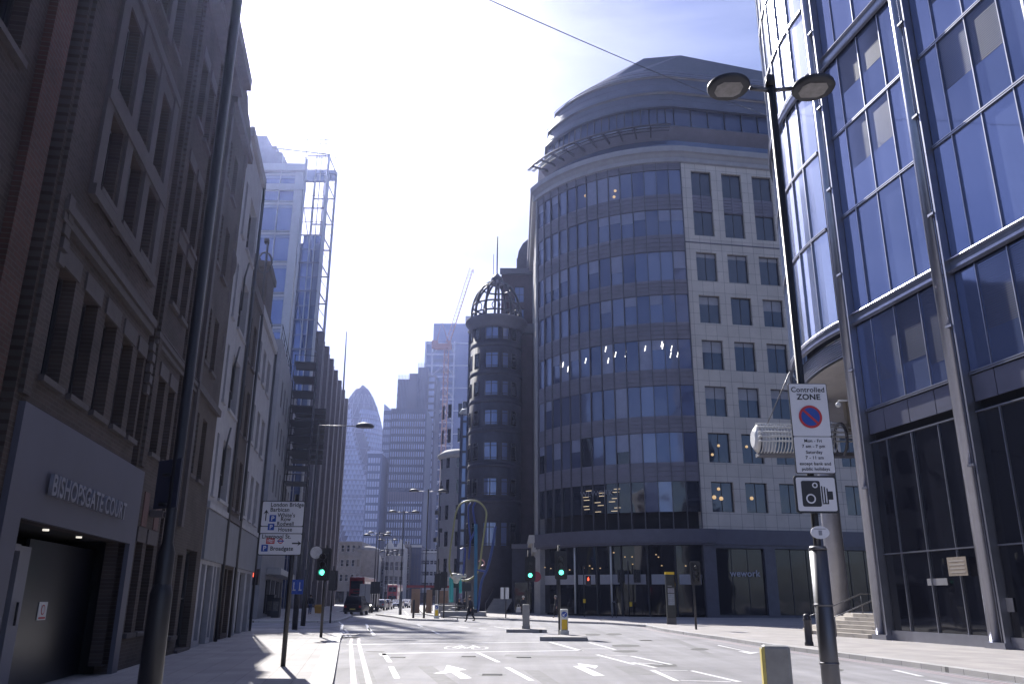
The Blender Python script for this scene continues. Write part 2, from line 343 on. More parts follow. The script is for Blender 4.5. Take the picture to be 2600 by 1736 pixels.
# arrows
mk([(1135, 1687), (1185, 1699), (1161, 1701), (1198, 1720), (1170, 1722), (1145, 1705), (1128, 1709), (1100, 1708), (1128, 1702)])
mk([(1455, 1690), (1475, 1688), (1536, 1714), (1508, 1715)]); mk([(1466, 1682.5), (1519, 1689), (1511, 1696), (1497, 1692), (1482, 1691), (1470, 1687)])
mk([(1824, 1636), (1906, 1654), (1928, 1655), (1905, 1659), (1873, 1652), (1895, 1652.5), (1822, 1637.5)])
for a, b, c, d in [((1516, 1661), (1610, 1686), (1600, 1664), (1704, 1686)), ((1656, 1700), (1718, 1728), (1752, 1701), (1878, 1730))]:
    pline(*a, *b, .13); pline(*c, *d, .13); pline(a[0] + 20, a[1] + .5, c[0] + 5, c[1] + .5, .1); pline(b[0] + 10, b[1] - 4 if b[1] < 1700 else b[1] - 2, d[0] - 22, d[1], .1)
pline(1606, 1681, 1665, 1694, .13)
for a in [(930, 1583, 938, 1600), (936, 1593, 950, 1612), (1097, 1600, 1115, 1609), (1060, 1585, 1072, 1590), (1165, 1590, 1190, 1593), (1255, 1590, 1295, 1595), (1215, 1594, 1235, 1596), (1028, 1551, 1036, 1560), (2270, 1700, 2340, 1716), (2355, 1726, 2450, 1745), (870, 1583, 866, 1600)]:
    pline(*a, .14)
for off in (0, .35): pline(866 + off * 30, 1597, 880 + off * 30, 1615, .1)
# bicycle symbol between the stop lines
def ring(c, rx, ry, wd, n=22):
    for k in range(n):
        a, b = 2 * math.pi * k / n, 2 * math.pi * (k + 1) / n
        (wm).poly([(c[0] + rx * math.cos(q) * s_, c[1] + ry * math.sin(q) * s_2, Z1) for q, s_, s_2 in ((a, 1, 1), (b, 1, 1), (b, 1 - wd / rx, 1 - wd / ry), (a, 1 - wd / rx, 1 - wd / ry))])
c1 = gnd(1150, 1643); c2 = gnd(1218, 1644)
ring(c1, .30, .85, .07); ring(c2, .30, .85, .07)
for a, b in [((1150, 1643), (1170, 1638)), ((1170, 1638), (1205, 1638.5)), ((1170, 1638), (1183, 1645)), ((1183, 1645), (1205, 1638.5)), ((1218, 1644), (1200, 1637)), ((1183, 1645), (1150, 1643)), ((1196, 1636.5), (1210, 1636.5))]:
    line(gp(*a), gp(*b), .08)
for pth in ([(-12.5, 78.5), (-12.3, 72), (-13.3, 66), (-12.2, 61.5), (-10.9, 56.0)],):
    for a, b in zip(pth, pth[1:]): line(a, b, .12)
tag(wm.build('road_markings', paint), kind='structure'); tag(rm.build('road_markings', redpaint), kind='structure')
pm = MB()
for cx, cy, sx, sy in [(1505, 1610, 22, 3), (1560, 1609, 22, 3), (1590, 1638, 42, 3.5), (1590, 1652, 34, 3), (1775, 1647, 26, 3), (1680, 1688, 42, 5), (952, 1653, 26, 1.4), (1215, 1588, 30, 1.2), (2120, 1700, 26, 3)]:
    n = 14; pm.poly([tuple(gnd(cx + sx * math.cos(2 * math.pi * k / n) * rnd.uniform(.8, 1.1), cy + sy * math.sin(2 * math.pi * k / n) * rnd.uniform(.8, 1.1), .0025)) for k in range(n)])
tag(pm.build('tarmac_patches', patch), kind='structure')
pm = MB()          # utility trenches refilled with slightly different tarmac
for q in ([(1060, 1690), (1115, 1736), (1165, 1736), (1098, 1690)], [(1285, 1660), (1520, 1666), (1524, 1672), (1280, 1665)], [(1560, 1690), (1600, 1712), (1670, 1712), (1622, 1690)], [(1330, 1700), (1380, 1736), (1425, 1736), (1368, 1700)], [(1700, 1620), (1790, 1660), (1812, 1660), (1718, 1620)], [(900, 1690), (915, 1736), (960, 1736), (938, 1690)]):
    pm.poly([tuple(gnd(x, y, .0018)) for x, y in q])
tag(pm.build('tarmac_trench_patches', mat('trench_tarmac', (.165, .162, .172), .85, var=.2, scale=3)), kind='structure')
for px, py, rx in ((1010, 1668, .32), (1190, 1666, .3), (1330, 1668, .3), (1640, 1625, .33), (1250, 1712, .32)):
    p = gnd(px, py); c_ = MB(); c_.poly([(p.x + rx * math.cos(q), p.y + rx * math.sin(q), .0035) for q in [2 * math.pi * k / 20 for k in range(20)]])
    for k in range(4): c_.box(p.x - rx * .7, p.x + rx * .7, p.y - rx * .6 + k * rx * .36, p.y - rx * .5 + k * rx * .36, .0036, .009)
    tag(c_.build('manhole_cover', mat('cast_cover', (.07, .07, .075), .5, .4, var=.2)), 'round iron cover set in the road ' + {1010: 'left of the straight ahead arrow', 1190: 'just below the bicycle symbol', 1330: 'left of the turning arrow', 1640: 'near the right kerb', 1250: 'between the two arrows'}[px], 'manhole cover', 'iron covers in the road')
tp = MB()
for i in range(11):
    for j in range(4): x0, y0 = -10.4 + i * .36, 36.1 + j * .36 + i * .02; tp.box(x0, x0 + .32, y0, y0 + .32, .12, .127)
tag(tp.build('tactile_paving', paving), kind='structure')

# ================================================================ left row
FL = F(-4.87, 0, -.1805, 1)
def base(Fr, u, v=0): p = Fr.p(u, v, 0); return (p[0], p[1], 0)
def shell(mb, Fr, u0, u1, z0, z1, depth, mi=0, front=True):
    """side, back and roof faces of a block behind a facade"""
    a, b, c, d = Fr.p(u0, 0, 0), Fr.p(u1, 0, 0), Fr.p(u1, -depth, 0), Fr.p(u0, -depth, 0)
    for p, q in ((b, c), (c, d), (d, a)): mb.poly([(p[0], p[1], z0), (q[0], q[1], z0), (q[0], q[1], z1), (p[0], p[1], z1)], mi)
    mb.poly([(x[0], x[1], z1) for x in (a, b, c, d)], mi)
# ---- building A: long brown brick block with the grey portal
A = thing('brick_building', 'long dark brown brick building with a grey portal reading BISHOPSGATE COURT', 'building', base(FL, 14))
rowsA = [(4.72, 6.5), (8.35, 9.85), (10.25, 12.1), (13.4, 15.2)]
colsA = [[11.75, 12.5], [12.95, 13.7], [14.15, 14.9], [15.35, 16.1], [16.45, 17.0]]
ops = []; plain = []
for k, (a, b) in enumerate(rowsA):
    cs = colsA if k == 0 else [[12.75, 13.5], [14.1, 14.85], [15.4, 16.15]]
    for c in cs + [[18.45, 19.1], [19.5, 20.15], [21.1, 21.7], [8.3, 9.2], [6.2, 7.1], [3.5, 4.4]]: ops.append((c[0], c[1], a, b))
ops += [(18.45, 19.05, .85, 2.75), (19.35, 20.1, .85, 2.75), (21.0, 21.7, .3, 2.6)]
recess = [(17.15, 17.6, .3, 16.6), (20.45, 20.75, .3, 16.6), (10.35, 11.0, .3, 16.6)]
m = MB(); facade(m, FL, -14, 22.4, 0, 16.7, ops + recess + [(11.75, 17.6, 0, 2.65)], .25)
shell(m, FL, -14, 22.4, 0, 16.7, 12)
for a, b, c, d in recess: m.fquad(FL, a, b, -.25, c, d)
for c in (11.1, 17.75, 20.85): m.fbox(FL, c, c + .28, 0.001, .07, 4.3, 16.6)
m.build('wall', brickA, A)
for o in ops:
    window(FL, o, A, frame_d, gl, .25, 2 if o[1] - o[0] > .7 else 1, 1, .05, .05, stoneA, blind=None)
# light stone dressings: lintels, belt courses, mullion strips of the three-light windows
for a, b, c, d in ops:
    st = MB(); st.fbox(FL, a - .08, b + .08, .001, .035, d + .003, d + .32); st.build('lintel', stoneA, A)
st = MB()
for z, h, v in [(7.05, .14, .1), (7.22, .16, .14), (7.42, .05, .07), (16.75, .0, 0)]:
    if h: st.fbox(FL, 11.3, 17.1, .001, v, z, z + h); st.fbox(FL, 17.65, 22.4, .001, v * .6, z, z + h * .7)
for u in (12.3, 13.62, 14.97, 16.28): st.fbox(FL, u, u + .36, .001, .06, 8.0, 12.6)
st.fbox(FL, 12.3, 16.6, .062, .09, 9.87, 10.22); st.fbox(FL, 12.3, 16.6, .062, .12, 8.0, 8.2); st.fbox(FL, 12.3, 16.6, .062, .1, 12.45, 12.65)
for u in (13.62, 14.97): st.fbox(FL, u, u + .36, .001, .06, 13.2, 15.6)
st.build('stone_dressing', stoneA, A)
for u, z in ((11.55, 7.0), (17.35, 6.4)):          # carved panels either side of the belt course
    rl = MB()
    for k in range(5): rl.fbox(FL, u - .12, u + .12, .001, .09 + .02 * (k % 2), z - .6 + k * .24, z - .42 + k * .24)
    rl.build('carved_panel', stoneA, A)
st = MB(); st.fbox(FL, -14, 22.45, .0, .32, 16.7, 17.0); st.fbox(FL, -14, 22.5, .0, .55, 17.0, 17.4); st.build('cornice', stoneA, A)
rf = MB(); ps = [FL.p(-14, .1, 17.4), FL.p(22.4, .1, 17.4), FL.p(21.6, -2.2, 20.3), FL.p(-14, -2.2, 20.3)]; rf.poly(ps)
rf.poly([FL.p(-14, -2.2, 20.3), FL.p(21.6, -2.2, 20.3), FL.p(21.6, -11, 20.3), FL.p(-14, -11, 20.3)]); rf.poly([FL.p(22.4, .1, 17.4), FL.p(22.4, -12, 17.4), FL.p(21.6, -11, 20.3), FL.p(21.6, -2.2, 20.3)])
rf.build('roof', roofm, A)
# portal
p_ = MB(); p_.fbox(FL, 11.2, 18.0, .001, .09, 2.65, 4.2); p_.fbox(FL, 11.2, 11.75, .001, .09, .12, 2.65); p_.fbox(FL, 17.6, 18.0, .001, .09, .12, 2.65)
p_.build('portal_surround', greypan, A)
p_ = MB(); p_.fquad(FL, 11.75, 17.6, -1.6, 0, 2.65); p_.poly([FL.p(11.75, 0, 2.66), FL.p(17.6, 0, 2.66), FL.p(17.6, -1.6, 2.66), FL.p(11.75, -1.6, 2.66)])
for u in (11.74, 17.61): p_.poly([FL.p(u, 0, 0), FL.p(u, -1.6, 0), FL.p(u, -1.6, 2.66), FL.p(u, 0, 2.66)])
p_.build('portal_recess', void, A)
d_ = MB(); d_.fbox(FL, 13.55, 14.0, -.62, -.5, .13, 2.36); d_.fbox(FL, 11.76, 13.55, -.62, -.5, 2.28, 2.38); d_.fbox(FL, 11.76, 13.55, -.6, -.52, .13, .25)
door = d_.build('door_frame', mat('door_frame_grey', (.2, .2, .24), .5, var=.05), A)
d_ = MB(); d_.fquad(FL, 11.76, 13.5, -.56, .25, 2.28); d_.build('door_glass', gl, door)
d_ = MB(); d_.fbox(FL, 14.0, 17.59, -.6, -.54, .13, 2.5); d_.build('door_panel', mat('black_gloss_panel', (.015, .016, .022), .3, var=.1), A)
d_ = MB(); d_.tube([FL.p(13.72, -.46, 1.15), FL.p(13.72, -.46, 1.5)], .02); d_.build('handle', black, door)
d_ = MB(); d_.fbox(FL, 14.85, 15.25, -.535, -.525, 1.2, 1.5); nb = d_.build('notice', whitep, A)
d_ = MB(); d_.disc(FL.p(15.05, -.522, 1.37), .085, FL, 16, .004, r0=.068); d_.fbox(FL, 14.9, 15.2, -.522, -.518, 1.22, 1.25); d_.build('prohibition_symbol', mat('sign_red', (.5, .03, .04), .5, var=.05), nb)
for u in (12.3, 13.9, 15.6):
    d_ = MB(); d_.lathe(FL.p(u, -.3, 2.62), [(.05, 0), (.05, .03)], 12); d_.build('downlight', mat('downlight', (.9, .85, .75), .5, var=0, emit=.5), A)
text('BISHOPSGATE COURT', 'lettering', mat('letter_metal', (.24, .24, .28), .35, .3, var=.05), A, FL.p(12.45, .16, 3.06), FL.d + (0,), size=.44, align='LEFT', bold=.008, ext=.03, sx=.92)
d_ = MB(); d_.fbox(FL, 19.2, 19.45, .02, .3, 3.35, 3.5); d_.tube([FL.p(19.3, .3, 3.42), FL.p(19.6, .42, 3.38)], .06); cc = d_.build('cctv_camera', stoneA); tag(cc, 'small white security camera bracketed to the brown brick wall behind the near lamp column', 'camera')
# red brick side of neighbouring bay at far left is a pier of A
d_ = MB(); d_.fbox(FL, 9.7, 10.3, .001, .12, 0, 16.7); d_.build('pier', brickR, A)
for z0, u0 in ((3.1, 18.6), (3.1, 19.7)):
    d_ = MB(); d_.fbox(FL, u0, u0 + .45, .001, .02, z0, z0 + .75); d_.build('red_brick_panel', mat('faded_red_brick', (.11, .06, .058), .85, var=.3, scale=3), A)
# ---- building B with scrolled gable
B = thing('gabled_building', 'narrow brown building with carved scrolls, between the long brick block and the pale house', 'building', base(FL, 24.3))
ops = []
for a, b in [(4.9, 6.7), (8.2, 9.9), (11.3, 13.0), (14.1, 15.6)]:
    ops += [(22.9, 23.5, a, b), (24.1, 24.8, a, b)]
ops += [(22.9, 23.6, .6, 2.7), (24.0, 25.6, .2, 2.9)]
m = MB(); facade(m, FL, 22.4, 26.3, 0, 17.0, ops, .25); shell(m, FL, 22.4, 26.3, 0, 17.0, 11); m.build('wall', brickB, B)
for o in ops: window(FL, o, B, frame_d, gl, .25, 1, 2, .06, .05, stoneA)
c_ = MB(); c_.fbox(FL, 22.4, 26.3, .001, .2, 16.5, 16.75); c_.fbox(FL, 22.4, 26.3, .001, .12, 7.2, 7.4); c_.fbox(FL, 22.4, 22.7, .001, .1, 3.4, 16.5); c_.build('stone_dressing', stoneA, B)
for z, r_ in [(16.4, .42), (15.5, .3), (13.5, .36), (12.4, .45), (11.2, .3), (9.6, .32)]:
    s_ = MB(); c = FL.p(25.85, -.14, z); s_.lathe((c[0], c[1], z), [(r_ * .62 * math.sin(q), -r_ * 1.5 * math.cos(q)) for q in [math.pi * k / 8 for k in range(1, 8)]], 14); s_.build('carved_scroll', stoneA, B)
g_ = MB(); prof = [(22.4, 17.0), (26.3, 17.0), (26.3, 17.5), (25.7, 17.9), (25.2, 17.9), (24.8, 18.3), (23.8, 18.3), (23.4, 17.8), (22.4, 17.8)]
for v, s_ in ((.05, 1), (-.5, -1)): g_.poly([FL.p(u, v, z) for u, z in prof][::s_])
for (u0, a), (u1, b) in zip(prof, prof[1:] + prof[:1]): g_.poly([FL.p(u0, .05, a), FL.p(u1, .05, b), FL.p(u1, -.5, b), FL.p(u0, -.5, a)])
g_.build('gable', brickB, B)
# ---- pale houses C, E
def house(nm, label, u0, u1, zt, wins, shop, wm_, depth=10, pipe=True, par=.35, dec=None):
    H_ = thing(nm, label, 'house', base(FL, (u0 + u1) / 2)); ops = wins + shop
    m = MB(); facade(m, FL, u0, u1, 0, zt, ops, .28); shell(m, FL, u0, u1, 0, zt, depth); m.build('wall', wm_, H_)
    for o in wins: window(FL, o, H_, frame_d, gl, .28, 2 if o[1] - o[0] > 1.2 else 1, 2, .06, .06, stoneA if dec is None else dec)
    for o in shop: window(FL, o, H_, frame_d, gl, .28, 1, 1, .06, .1, name='shop_window')
    c_ = MB(); c_.fbox(FL, u0, u1, .001, .14, zt - par, zt + .05); c_.fbox(FL, u0, u1, .001, .10, 4.3, 4.5); c_.build('cornice', dec or stoneA, H_)
    c_ = MB(); c_.fbox(FL, u0 + .05, u1 - .1, .001, .08, 2.72, 4.25); c_.build('shop_fascia', mat('fascia_grey', (.16, .165, .19), .6, var=.1, scale=1.5), H_)
    if pipe:
        c_ = MB(); c_.tube([FL.p(u1 - .08, .1, .1), FL.p(u1 - .08, .1, zt - .2)], .06); c_.build('downpipe', darkm, H_)
    return H_
C_ = house('pale_house', 'pale rendered house with dark windows and a hooked downpipe, nearer of the two pale fronts', 26.3, 30.4, 18.0,
      [(26.75, 27.15, a, b) for a, b in [(4.8, 6.8), (7.9, 9.9), (10.9, 12.9), (14.0, 16.1)]] + [(28.1, 29.9, a, b) for a, b in [(4.8, 6.8), (7.9, 9.9), (10.9, 12.9), (14.0, 16.1)]],
      [(26.6, 27.3, .3, 2.6), (27.6, 28.8, .1, 2.6), (29.0, 29.4, .3, 2.6), (29.6, 30.2, .1, 2.6)], render, dec=render)
for z in (13.7, 10.4, 7.4):
    c_ = MB(); c_.tube([FL.p(28.6, .1, z - .1), FL.p(28.0, .1, z - .9), FL.p(28.0, .1, z - 2.2)], .035); c_.build('overflow_pipe', darkm, C_)
D_ = house('brown_house', 'slim dark brown house with an iron bracket at its eaves, between the two pale fronts', 30.4, 33.6, 13.6,
      [(30.9, 31.6, a, b) for a, b in [(4.8, 6.7), (7.7, 9.6), (10.6, 12.4)]] + [(32.3, 33.1, a, b) for a, b in [(4.8, 6.7), (7.7, 9.6), (10.6, 12.4)]],
      [(30.7, 31.9, .1, 2.6), (32.2, 33.3, .3, 2.6)], brickB)
c_ = MB(); c_.tube([FL.p(33.3, .05, 13.6), FL.p(33.3, .05, 16.6)], .05); c_.fbox(FL, 33.15, 33.45, -.1, .1, 16.55, 16.7)
c_.tube([FL.p(33.3, .3 * math.cos(q), 15.6 + .5 * math.sin(q)) for q in [k * math.pi / 6 for k in range(13)]], .04); c_.build('iron_bracket', darkm, D_)
E_ = house('pale_house', 'pale rendered end house below the tall chimney stack, beside the side street', 33.6, 40.0, 13.7,
      [(34.2, 35.2, a, b) for a, b in [(4.8, 6.7), (7.9, 9.6), (10.9, 12.5)]] + [(36.0, 37.0, a, b) for a, b in [(4.8, 6.7), (7.9, 9.6), (10.9, 12.5)]] + [(37.8, 39.0, a, b) for a, b in [(4.8, 6.7), (7.9, 9.6), (10.9, 12.5)]],
      [(33.9, 35.1, .1, 2.6), (35.6, 37.3, .1, 2.6), (37.9, 39.3, .1, 2.6)], render, dec=render)
c_ = MB(); c_.fbox(FL, 34.6, 37.0, -2.2, .02, 13.75, 15.9); c_.fbox(FL, 34.5, 37.1, -2.3, .12, 15.9, 16.2)
for k in range(4): 
    q = FL.p(35.0 + k * .5, -.6, 16.2); c_.lathe(q, [(.12, 0), (.1, .5)], 10)
c_.build('chimney', brickB, E_)
c_ = MB()
for u in (37.9, 39.6): c_.tube([FL.p(u, -.2, 13.7), FL.p(u, -.2, 14.8)], .03)
c_.tube([FL.p(37.9, -.2, 14.8), FL.p(39.6, -.2, 14.8)], .03); c_.tube([FL.p(37.9, -.2, 14.3), FL.p(39.6, -.2, 14.3)], .02); c_.build('roof_railing', darkm, E_)
# ---- grey office slab beyond the side street, with fire escape
G1 = F(-17.9, 61, -.20, 1)
G = thing('office_slab', 'grey panelled office slab beyond the side street with a canopy at its foot', 'building', base(G1, 10))
m = MB(); ops = [(a, a + 1.3, z, z + 2.2) for a in (3, 6, 9, 12, 15, 18, 21) for z in (6.0, 9.4, 12.8, 16.2)]
shopo = [(5, 9.4, .3, 3.0), (10.4, 14.5, .3, 3.0), (15.5, 20, .3, 3.0), (21, 24, .3, 3.0)]
facade(m, G1, 0, 25, 0, 20.8, ops + shopo, .3); shell(m, G1, 0, 25, 0, 20.8, 14); m.build('wall', mat('grey_panel', (.17, .17, .19), .75, var=.14, scale=.8), G)
for o in ops: window(G1, o, G, frame_d, gl, .3, 1, 1, .07, .05)
for o in shopo: window(G1, o, G, frame_d, gl, .3, 3, 1, .07, .05, name='shop_window')
c_ = MB(); c_.fbox(G1, 4.5, 24.5, .01, 1.1, 3.3, 3.75); c_.build('canopy', mat('canopy_grey', (.33, .33, .34), .6, var=.1), G)
c_ = MB()
for u in range(0, 26, 3): c_.tube([G1.p(u + .05, -.1, 20.8), G1.p(u + .05, -.1, 22.0)], .03)
c_.tube([G1.p(0, -.1, 22.0), G1.p(24, -.1, 22.0)], .03); c_.tube([G1.p(0, -.1, 21.4), G1.p(24, -.1, 21.4)], .02); c_.build('roof_railing', darkm, G)
# louvred steel screen / fire escape sticking out of it
FE = thing('fire_escape', 'dark steel fire escape of stacked landings and rungs high on the grey slab', 'fire escape', G1.p(15, 0, 9))
c_ = MB()
for u in (13.0, 16.0):
    for v in (.1, 2.1): c_.tube([G1.p(u, v, 9.6), G1.p(u, v, 23.4)], .05, 6)
c_.build('post', darkm, FE)
for k in range(9):
    c_ = MB(); z = 11.5 + k * 1.4; c_.fbox(G1, 13.0, 16.0, .1, 2.1, z, z + .09); c_.tube([G1.p(13, 2.1, z + .7), G1.p(16, 2.1, z + .7)], .03, 6); c_.tube([G1.p(13, .1, z + .7), G1.p(13, 2.1, z + .7)], .03, 6); c_.build('landing', darkm, FE)
for k in range(11):
    c_ = MB(); z = 14.0 + k * .5; c_.fbox(G1, 16.2, 18.5, .3, 3.2, z, z + .07); c_.build('louvre_blade', darkm, FE)
# ---- glass tower with white frame and open steel lattice
TY = 120.0
def T(x, y, Y=TY): return at(x, y, Y)
TW = thing('glass_tower', 'tall blue glass tower with a white frame and open steel lattice up its side', 'tower', (-36, 120, 0))
FT = F(-43.2, 120, 1, 0)     # u = x + 43.2
white_st = mat('tower_white_steel', (.52, .52, .56), .5, .1, var=.06)
zf = [4.6 + 5.28 * k for k in range(13)]       # slab levels
m = MB(); m.hexa([(-43.2, 120.3), (-34.35, 120.3), (-42.5, 149), (-52, 149)], 0, 69.0); m.build('core', mat('tower_core', (.26, .29, .38), .6, var=.1), TW)
gl_t = glass('tower_glass', (.17, .22, .42), .10, .5, 1.8)
for k in range(12):
    z0, z1 = zf[k], zf[k + 1]
    for a, b in ((0, 2.3), (2.3, 5.1), (5.1, 7.6)):
        c_ = MB(); c_.fquad(FT, a, b, -.1, z0 + .35, z1 - .5); w_ = c_.build('window', gl_t, TW)
        c_ = MB(); c_.fbox(FT, a, b, -.09, -.02, z1 - 1.0, z1 - .5); c_.build('spandrel', mat('pale_spandrel', (.30, .33, .46), .4, .2, var=.05), w_)
    c_ = MB(); c_.fbox(FT, 0, 7.8, -.1, .12, z1 - .5, z1 - .15); c_.fbox(FT, 0, 7.8, -.1, .08, z1 + .08, z1 + .2); c_.build('floor_band', white_st, TW)
for u in (0, 2.3, 5.1, 7.6):
    c_ = MB(); wd = .12 if u < 7 else 1.3; c_.fbox(FT, u, u + wd, -.1, .25, 0, 68.0 if u > 7 else 68.2); c_.build('column', white_st, TW)
c_ = MB(); c_.hexa([(-43.4, 119.4), (-34.0, 119.4), (-42.3, 149), (-52.2, 149)], 68.2, 69.4); c_.box(-43.4, -34.0, 119.6, 121, 64.7, 65.8); c_.build('roof_frame', white_st, TW)
# plant and truss on the roof at left
c_ = MB()
for x0, x1, z1 in ((-43.2, -41.4, 75.5), (-41.4, -39.6, 73.6), (-39.6, -38.6, 72.4)): c_.box(x0, x1, 121, 130, 69.4, z1)
c_.build('plant_room', mat('plant_grey', (.30, .30, .36), .7, var=.1), TW)
# lattice frame on the right, 3.7 m wide
latx0, latx1 = -34.0, -30.4
for x in (latx0, -32.4, -31.6, latx1):
    for y in (120.0, 126.0):
        c_ = MB(); c_.tube([(x, y, 0), (x, y, 71.5 if x > -34 else 70.5)], .22 if x in (latx0, latx1) else .09, 6); c_.build('lattice_post', white_st, TW)
for k in range(15):
    z = 4.6 + k * 4.75; c_ = MB()
    for y in (120.0, 126.0): c_.tube([(latx0, y, z), (latx1, y, z)], .13, 6)
    c_.tube([(latx1, 120, z), (latx1, 126, z)], .13, 6); c_.tube([(latx1, 120, z + 2.3), (latx1, 126, z + 2.3)], .06, 6); c_.tube([(latx0, 120, z + 2.3), (latx1, 120, z + 2.3)], .06, 6)
    if k % 3 == 0: c_.tube([(latx0 + .2, 120, z), (-31.8, 120, z - 9.4 if z > 10 else 0)], .08, 6)
    c_.build('lattice_beam', mat('lattice_steel', (.22, .23, .30), .45, .3, var=.1), TW)
for k in range(11):
    c_ = MB(); z = 6 + k * 4.75; c_.box(-31.9, -30.6, 121.5, 121.6, z, z + 4.0); c_.build('lift_shaft_glass', gl_t, TW)
c_ = MB()
for x in (-38, -34.2, -32, -31): c_.tube([(x, 120, 69), (x, 120, 74.2)], .07, 6)
c_.tube([(-40, 120, 74.2), (-30.4, 120, 74.2)], .09, 6); c_.tube([(-40, 120, 72.6), (-30.4, 120, 71.4)], .12, 6); c_.tube([(-40, 126, 74.2), (-30.4, 126, 74.2)], .09, 6)
c_.tube([(-34.3, 120, 69), (-34.1, 120, 78.6)], .07, 6); c_.tube([(-31.3, 120, 71), (-31.2, 120, 76)], .07, 6)
c_.build('roof_lattice', white_st, TW)
c_ = MB(); c_.hexa([(-30.7, 120.2), (-30.4, 120.2), (-37.0, 144.5), (-37.3, 144.5)], 0, 69.8); c_.build('side_screen', mat('parapet_blue', (.30, .34, .48), .4, .3, var=.05), TW)
c_ = MB(); c_.hexa([(-34.3, 121.2), (-31.0, 121.2), (-37.2, 143), (-42, 143)], 0, 56); c_.build('rear_glazing', mat('pale_blue_cladding', (.20, .24, .38), .4, .2, var=.25, scale=.4, stretch=(4, 1, .3)), TW)
c_ = MB(); c_.box(-33.6, -31.7, 120.6, 121.1, 0, 57); c_.build('lift_core', gl_t, TW)
c_ = MB(); c_.box(-40, -30.6, 126.2, 126.5, 70.0, 72.0); c_.build('parapet_screen', mat('parapet_blue', (.30, .34, .48), .4, .3, var=.05), TW)
# ---- dark finned block with stepped skyline
FN = F(-29.4, 122.0, -.105, 1)
NB = thing('finned_office_block', 'dark stone block of vertical fins with a stepped skyline, right of the glass tower', 'building', (-32, 140, 0))
m = MB(); a = [FN.p(0, -1.2, 0), FN.p(48, -1.2, 0), FN.p(48, -14, 0), FN.p(0, -14, 0)]; m.hexa([(p[0], p[1]) for p in a], 0, 40.8); m.build('wall', mat('fin_wall', (.10, .095, .11), .7, var=.15, scale=2), NB)
fst = mat('fin_stone', (.155, .14, .15), .75, var=.15, scale=2)
for k in range(7):
    c_ = MB(); u = k * 7.4; c_.fbox(FN, u, u + .9, -1.2, .0, 0, 41.2); c_.fbox(FN, u + 3.4, u + 4.0, -1.2, -.25, 4, 40.8); c_.build('fin', fst, NB)
    for z in range(1, 11):
        c_ = MB(); c_.fbox(FN, u + .9, u + 3.4, -1.2, -.7, z * 3.8 + .2, z * 3.8 + 1.3); c_.build('spandrel', darkm, NB)
c_ = MB(); q = at(872, 990, 166); q2 = at(880, 842, 166); c_.tube([(q.x, 166, 40), (q2.x, 166, q2.z)], [.22, .08], 6); c_.build('mast', darkm, NB)
RB = thing('broad_dark_block', 'broad dark office block standing behind the left row, mirrored in the glass facade', 'building', (-55, 66, 0))
FRB = F(-30.0, 68, -.25, 1); m = MB(); ops = [(a, a + 3.4, z, z + 2.3) for a in range(1, 46, 5) for z in range(3, 32, 4)]
facade(m, FRB, 0, 48, 0, 35, ops, .3); shell(m, FRB, 0, 48, 0, 35, 38); m.build('wall', darkm, RB)
m = MB(); m.fbox(FRB, .5, 47.5, -.4, -.31, .5, 34.5); m.build('glazing', gl, RB)
# end wall facing the camera: fins too
FNe = F(-42, 121.9, 1, 0)
for k in range(8):
    c_ = MB(); c_.fbox(FNe, 1.2 + k * 1.45, 1.55 + k * 1.45, .0, .35, 0, 41); c_.build('fin', fst, NB)
# ================================================================ far skyline
def windows_grid(root, Fr, us, zs, uw, zh, m_, v=.02, name='window', cap=100, back=None):
    """one part per window for the first `cap`, the rest as one stuff part"""
    k = 0; rest = MB()
    for z in zs:
        for u in us:
            q = MB() if k < cap else rest
            q.fbox(Fr, u, u + uw, -.05, v, z, z + zh)
            if k < cap: q.build(name, m_, root)
            k += 1
    if rest.f: tag(rest.build(name + 's', m_, root), kind='stuff')
# ---- tapering diagrid tower
GH = thing('bullet_tower', 'bullet shaped glass tower with a diagonal lattice and dark spiral bands, far down the street', 'tower', (-132, 700, 0))
gx, gy = -131.5, 700.0
prof = [(24.5, 0), (26.5, 25), (27.8, 50), (28.2, 70), (27.8, 88), (26.6, 104), (24.6, 118), (21.9, 131), (19.2, 143), (16.4, 153), (13.6, 161), (10.6, 168), (7.6, 173.5), (4.6, 177.6), (1.2, 180)]
def gr(z):
    for (r0, z0), (r1, z1) in zip(prof, prof[1:]):
        if z <= z1: return r0 + (r1 - r0) * (z - z0) / (z1 - z0)
    return .5
gskin = [mat('spiral_pale_glass', (.26, .31, .46), .5, var=.15, scale=.08, spec=.3), mat('spiral_dark_glass', (.012, .018, .05), .5, var=0, spec=.2), mat('spiral_mid_glass', (.13, .16, .27), .5, var=.15, scale=.08, spec=.3)]
m = MB(); nth, nz = 54, 44; dz = 180 / nz
for k in range(nz):
    z0, z1 = k * dz, (k + 1) * dz; ra, rb = gr(z0), gr(z1)
    for j in range(nth):
        a, b = [2 * math.pi * (j + q + (k % 2) * .5) / nth for q in (0, 1)]; h = 2 * math.pi / nth / 2
        P = lambda q, r_, z: (gx + r_ * math.cos(q), gy + r_ * math.sin(q), z)
        band = ((j + (k % 2) * .5 + k * .45) % 13.5) < 4
        t = 1 if band or k > 37 else 0; t2 = 1 if band or k > 37 else 2
        m.poly([P(a, ra, z0), P(b, ra, z0), P(a + h, rb, z1)], t); m.poly([P(b, ra, z0), P(b + h, rb, z1), P(a + h, rb, z1)], t2)
m.build('glass_skin', gskin, GH)
m = MB()
for k in range(0, 12): z = 12 + k * 13.5; m.lathe((gx, gy, z), [(gr(z) + .1, 0), (gr(z) + .45, .3), (gr(z) + .1, .8)], 48)
m.build('ring_beam', mat('ring_beam', (.10, .12, .2), .5, var=0), GH)
m = MB()
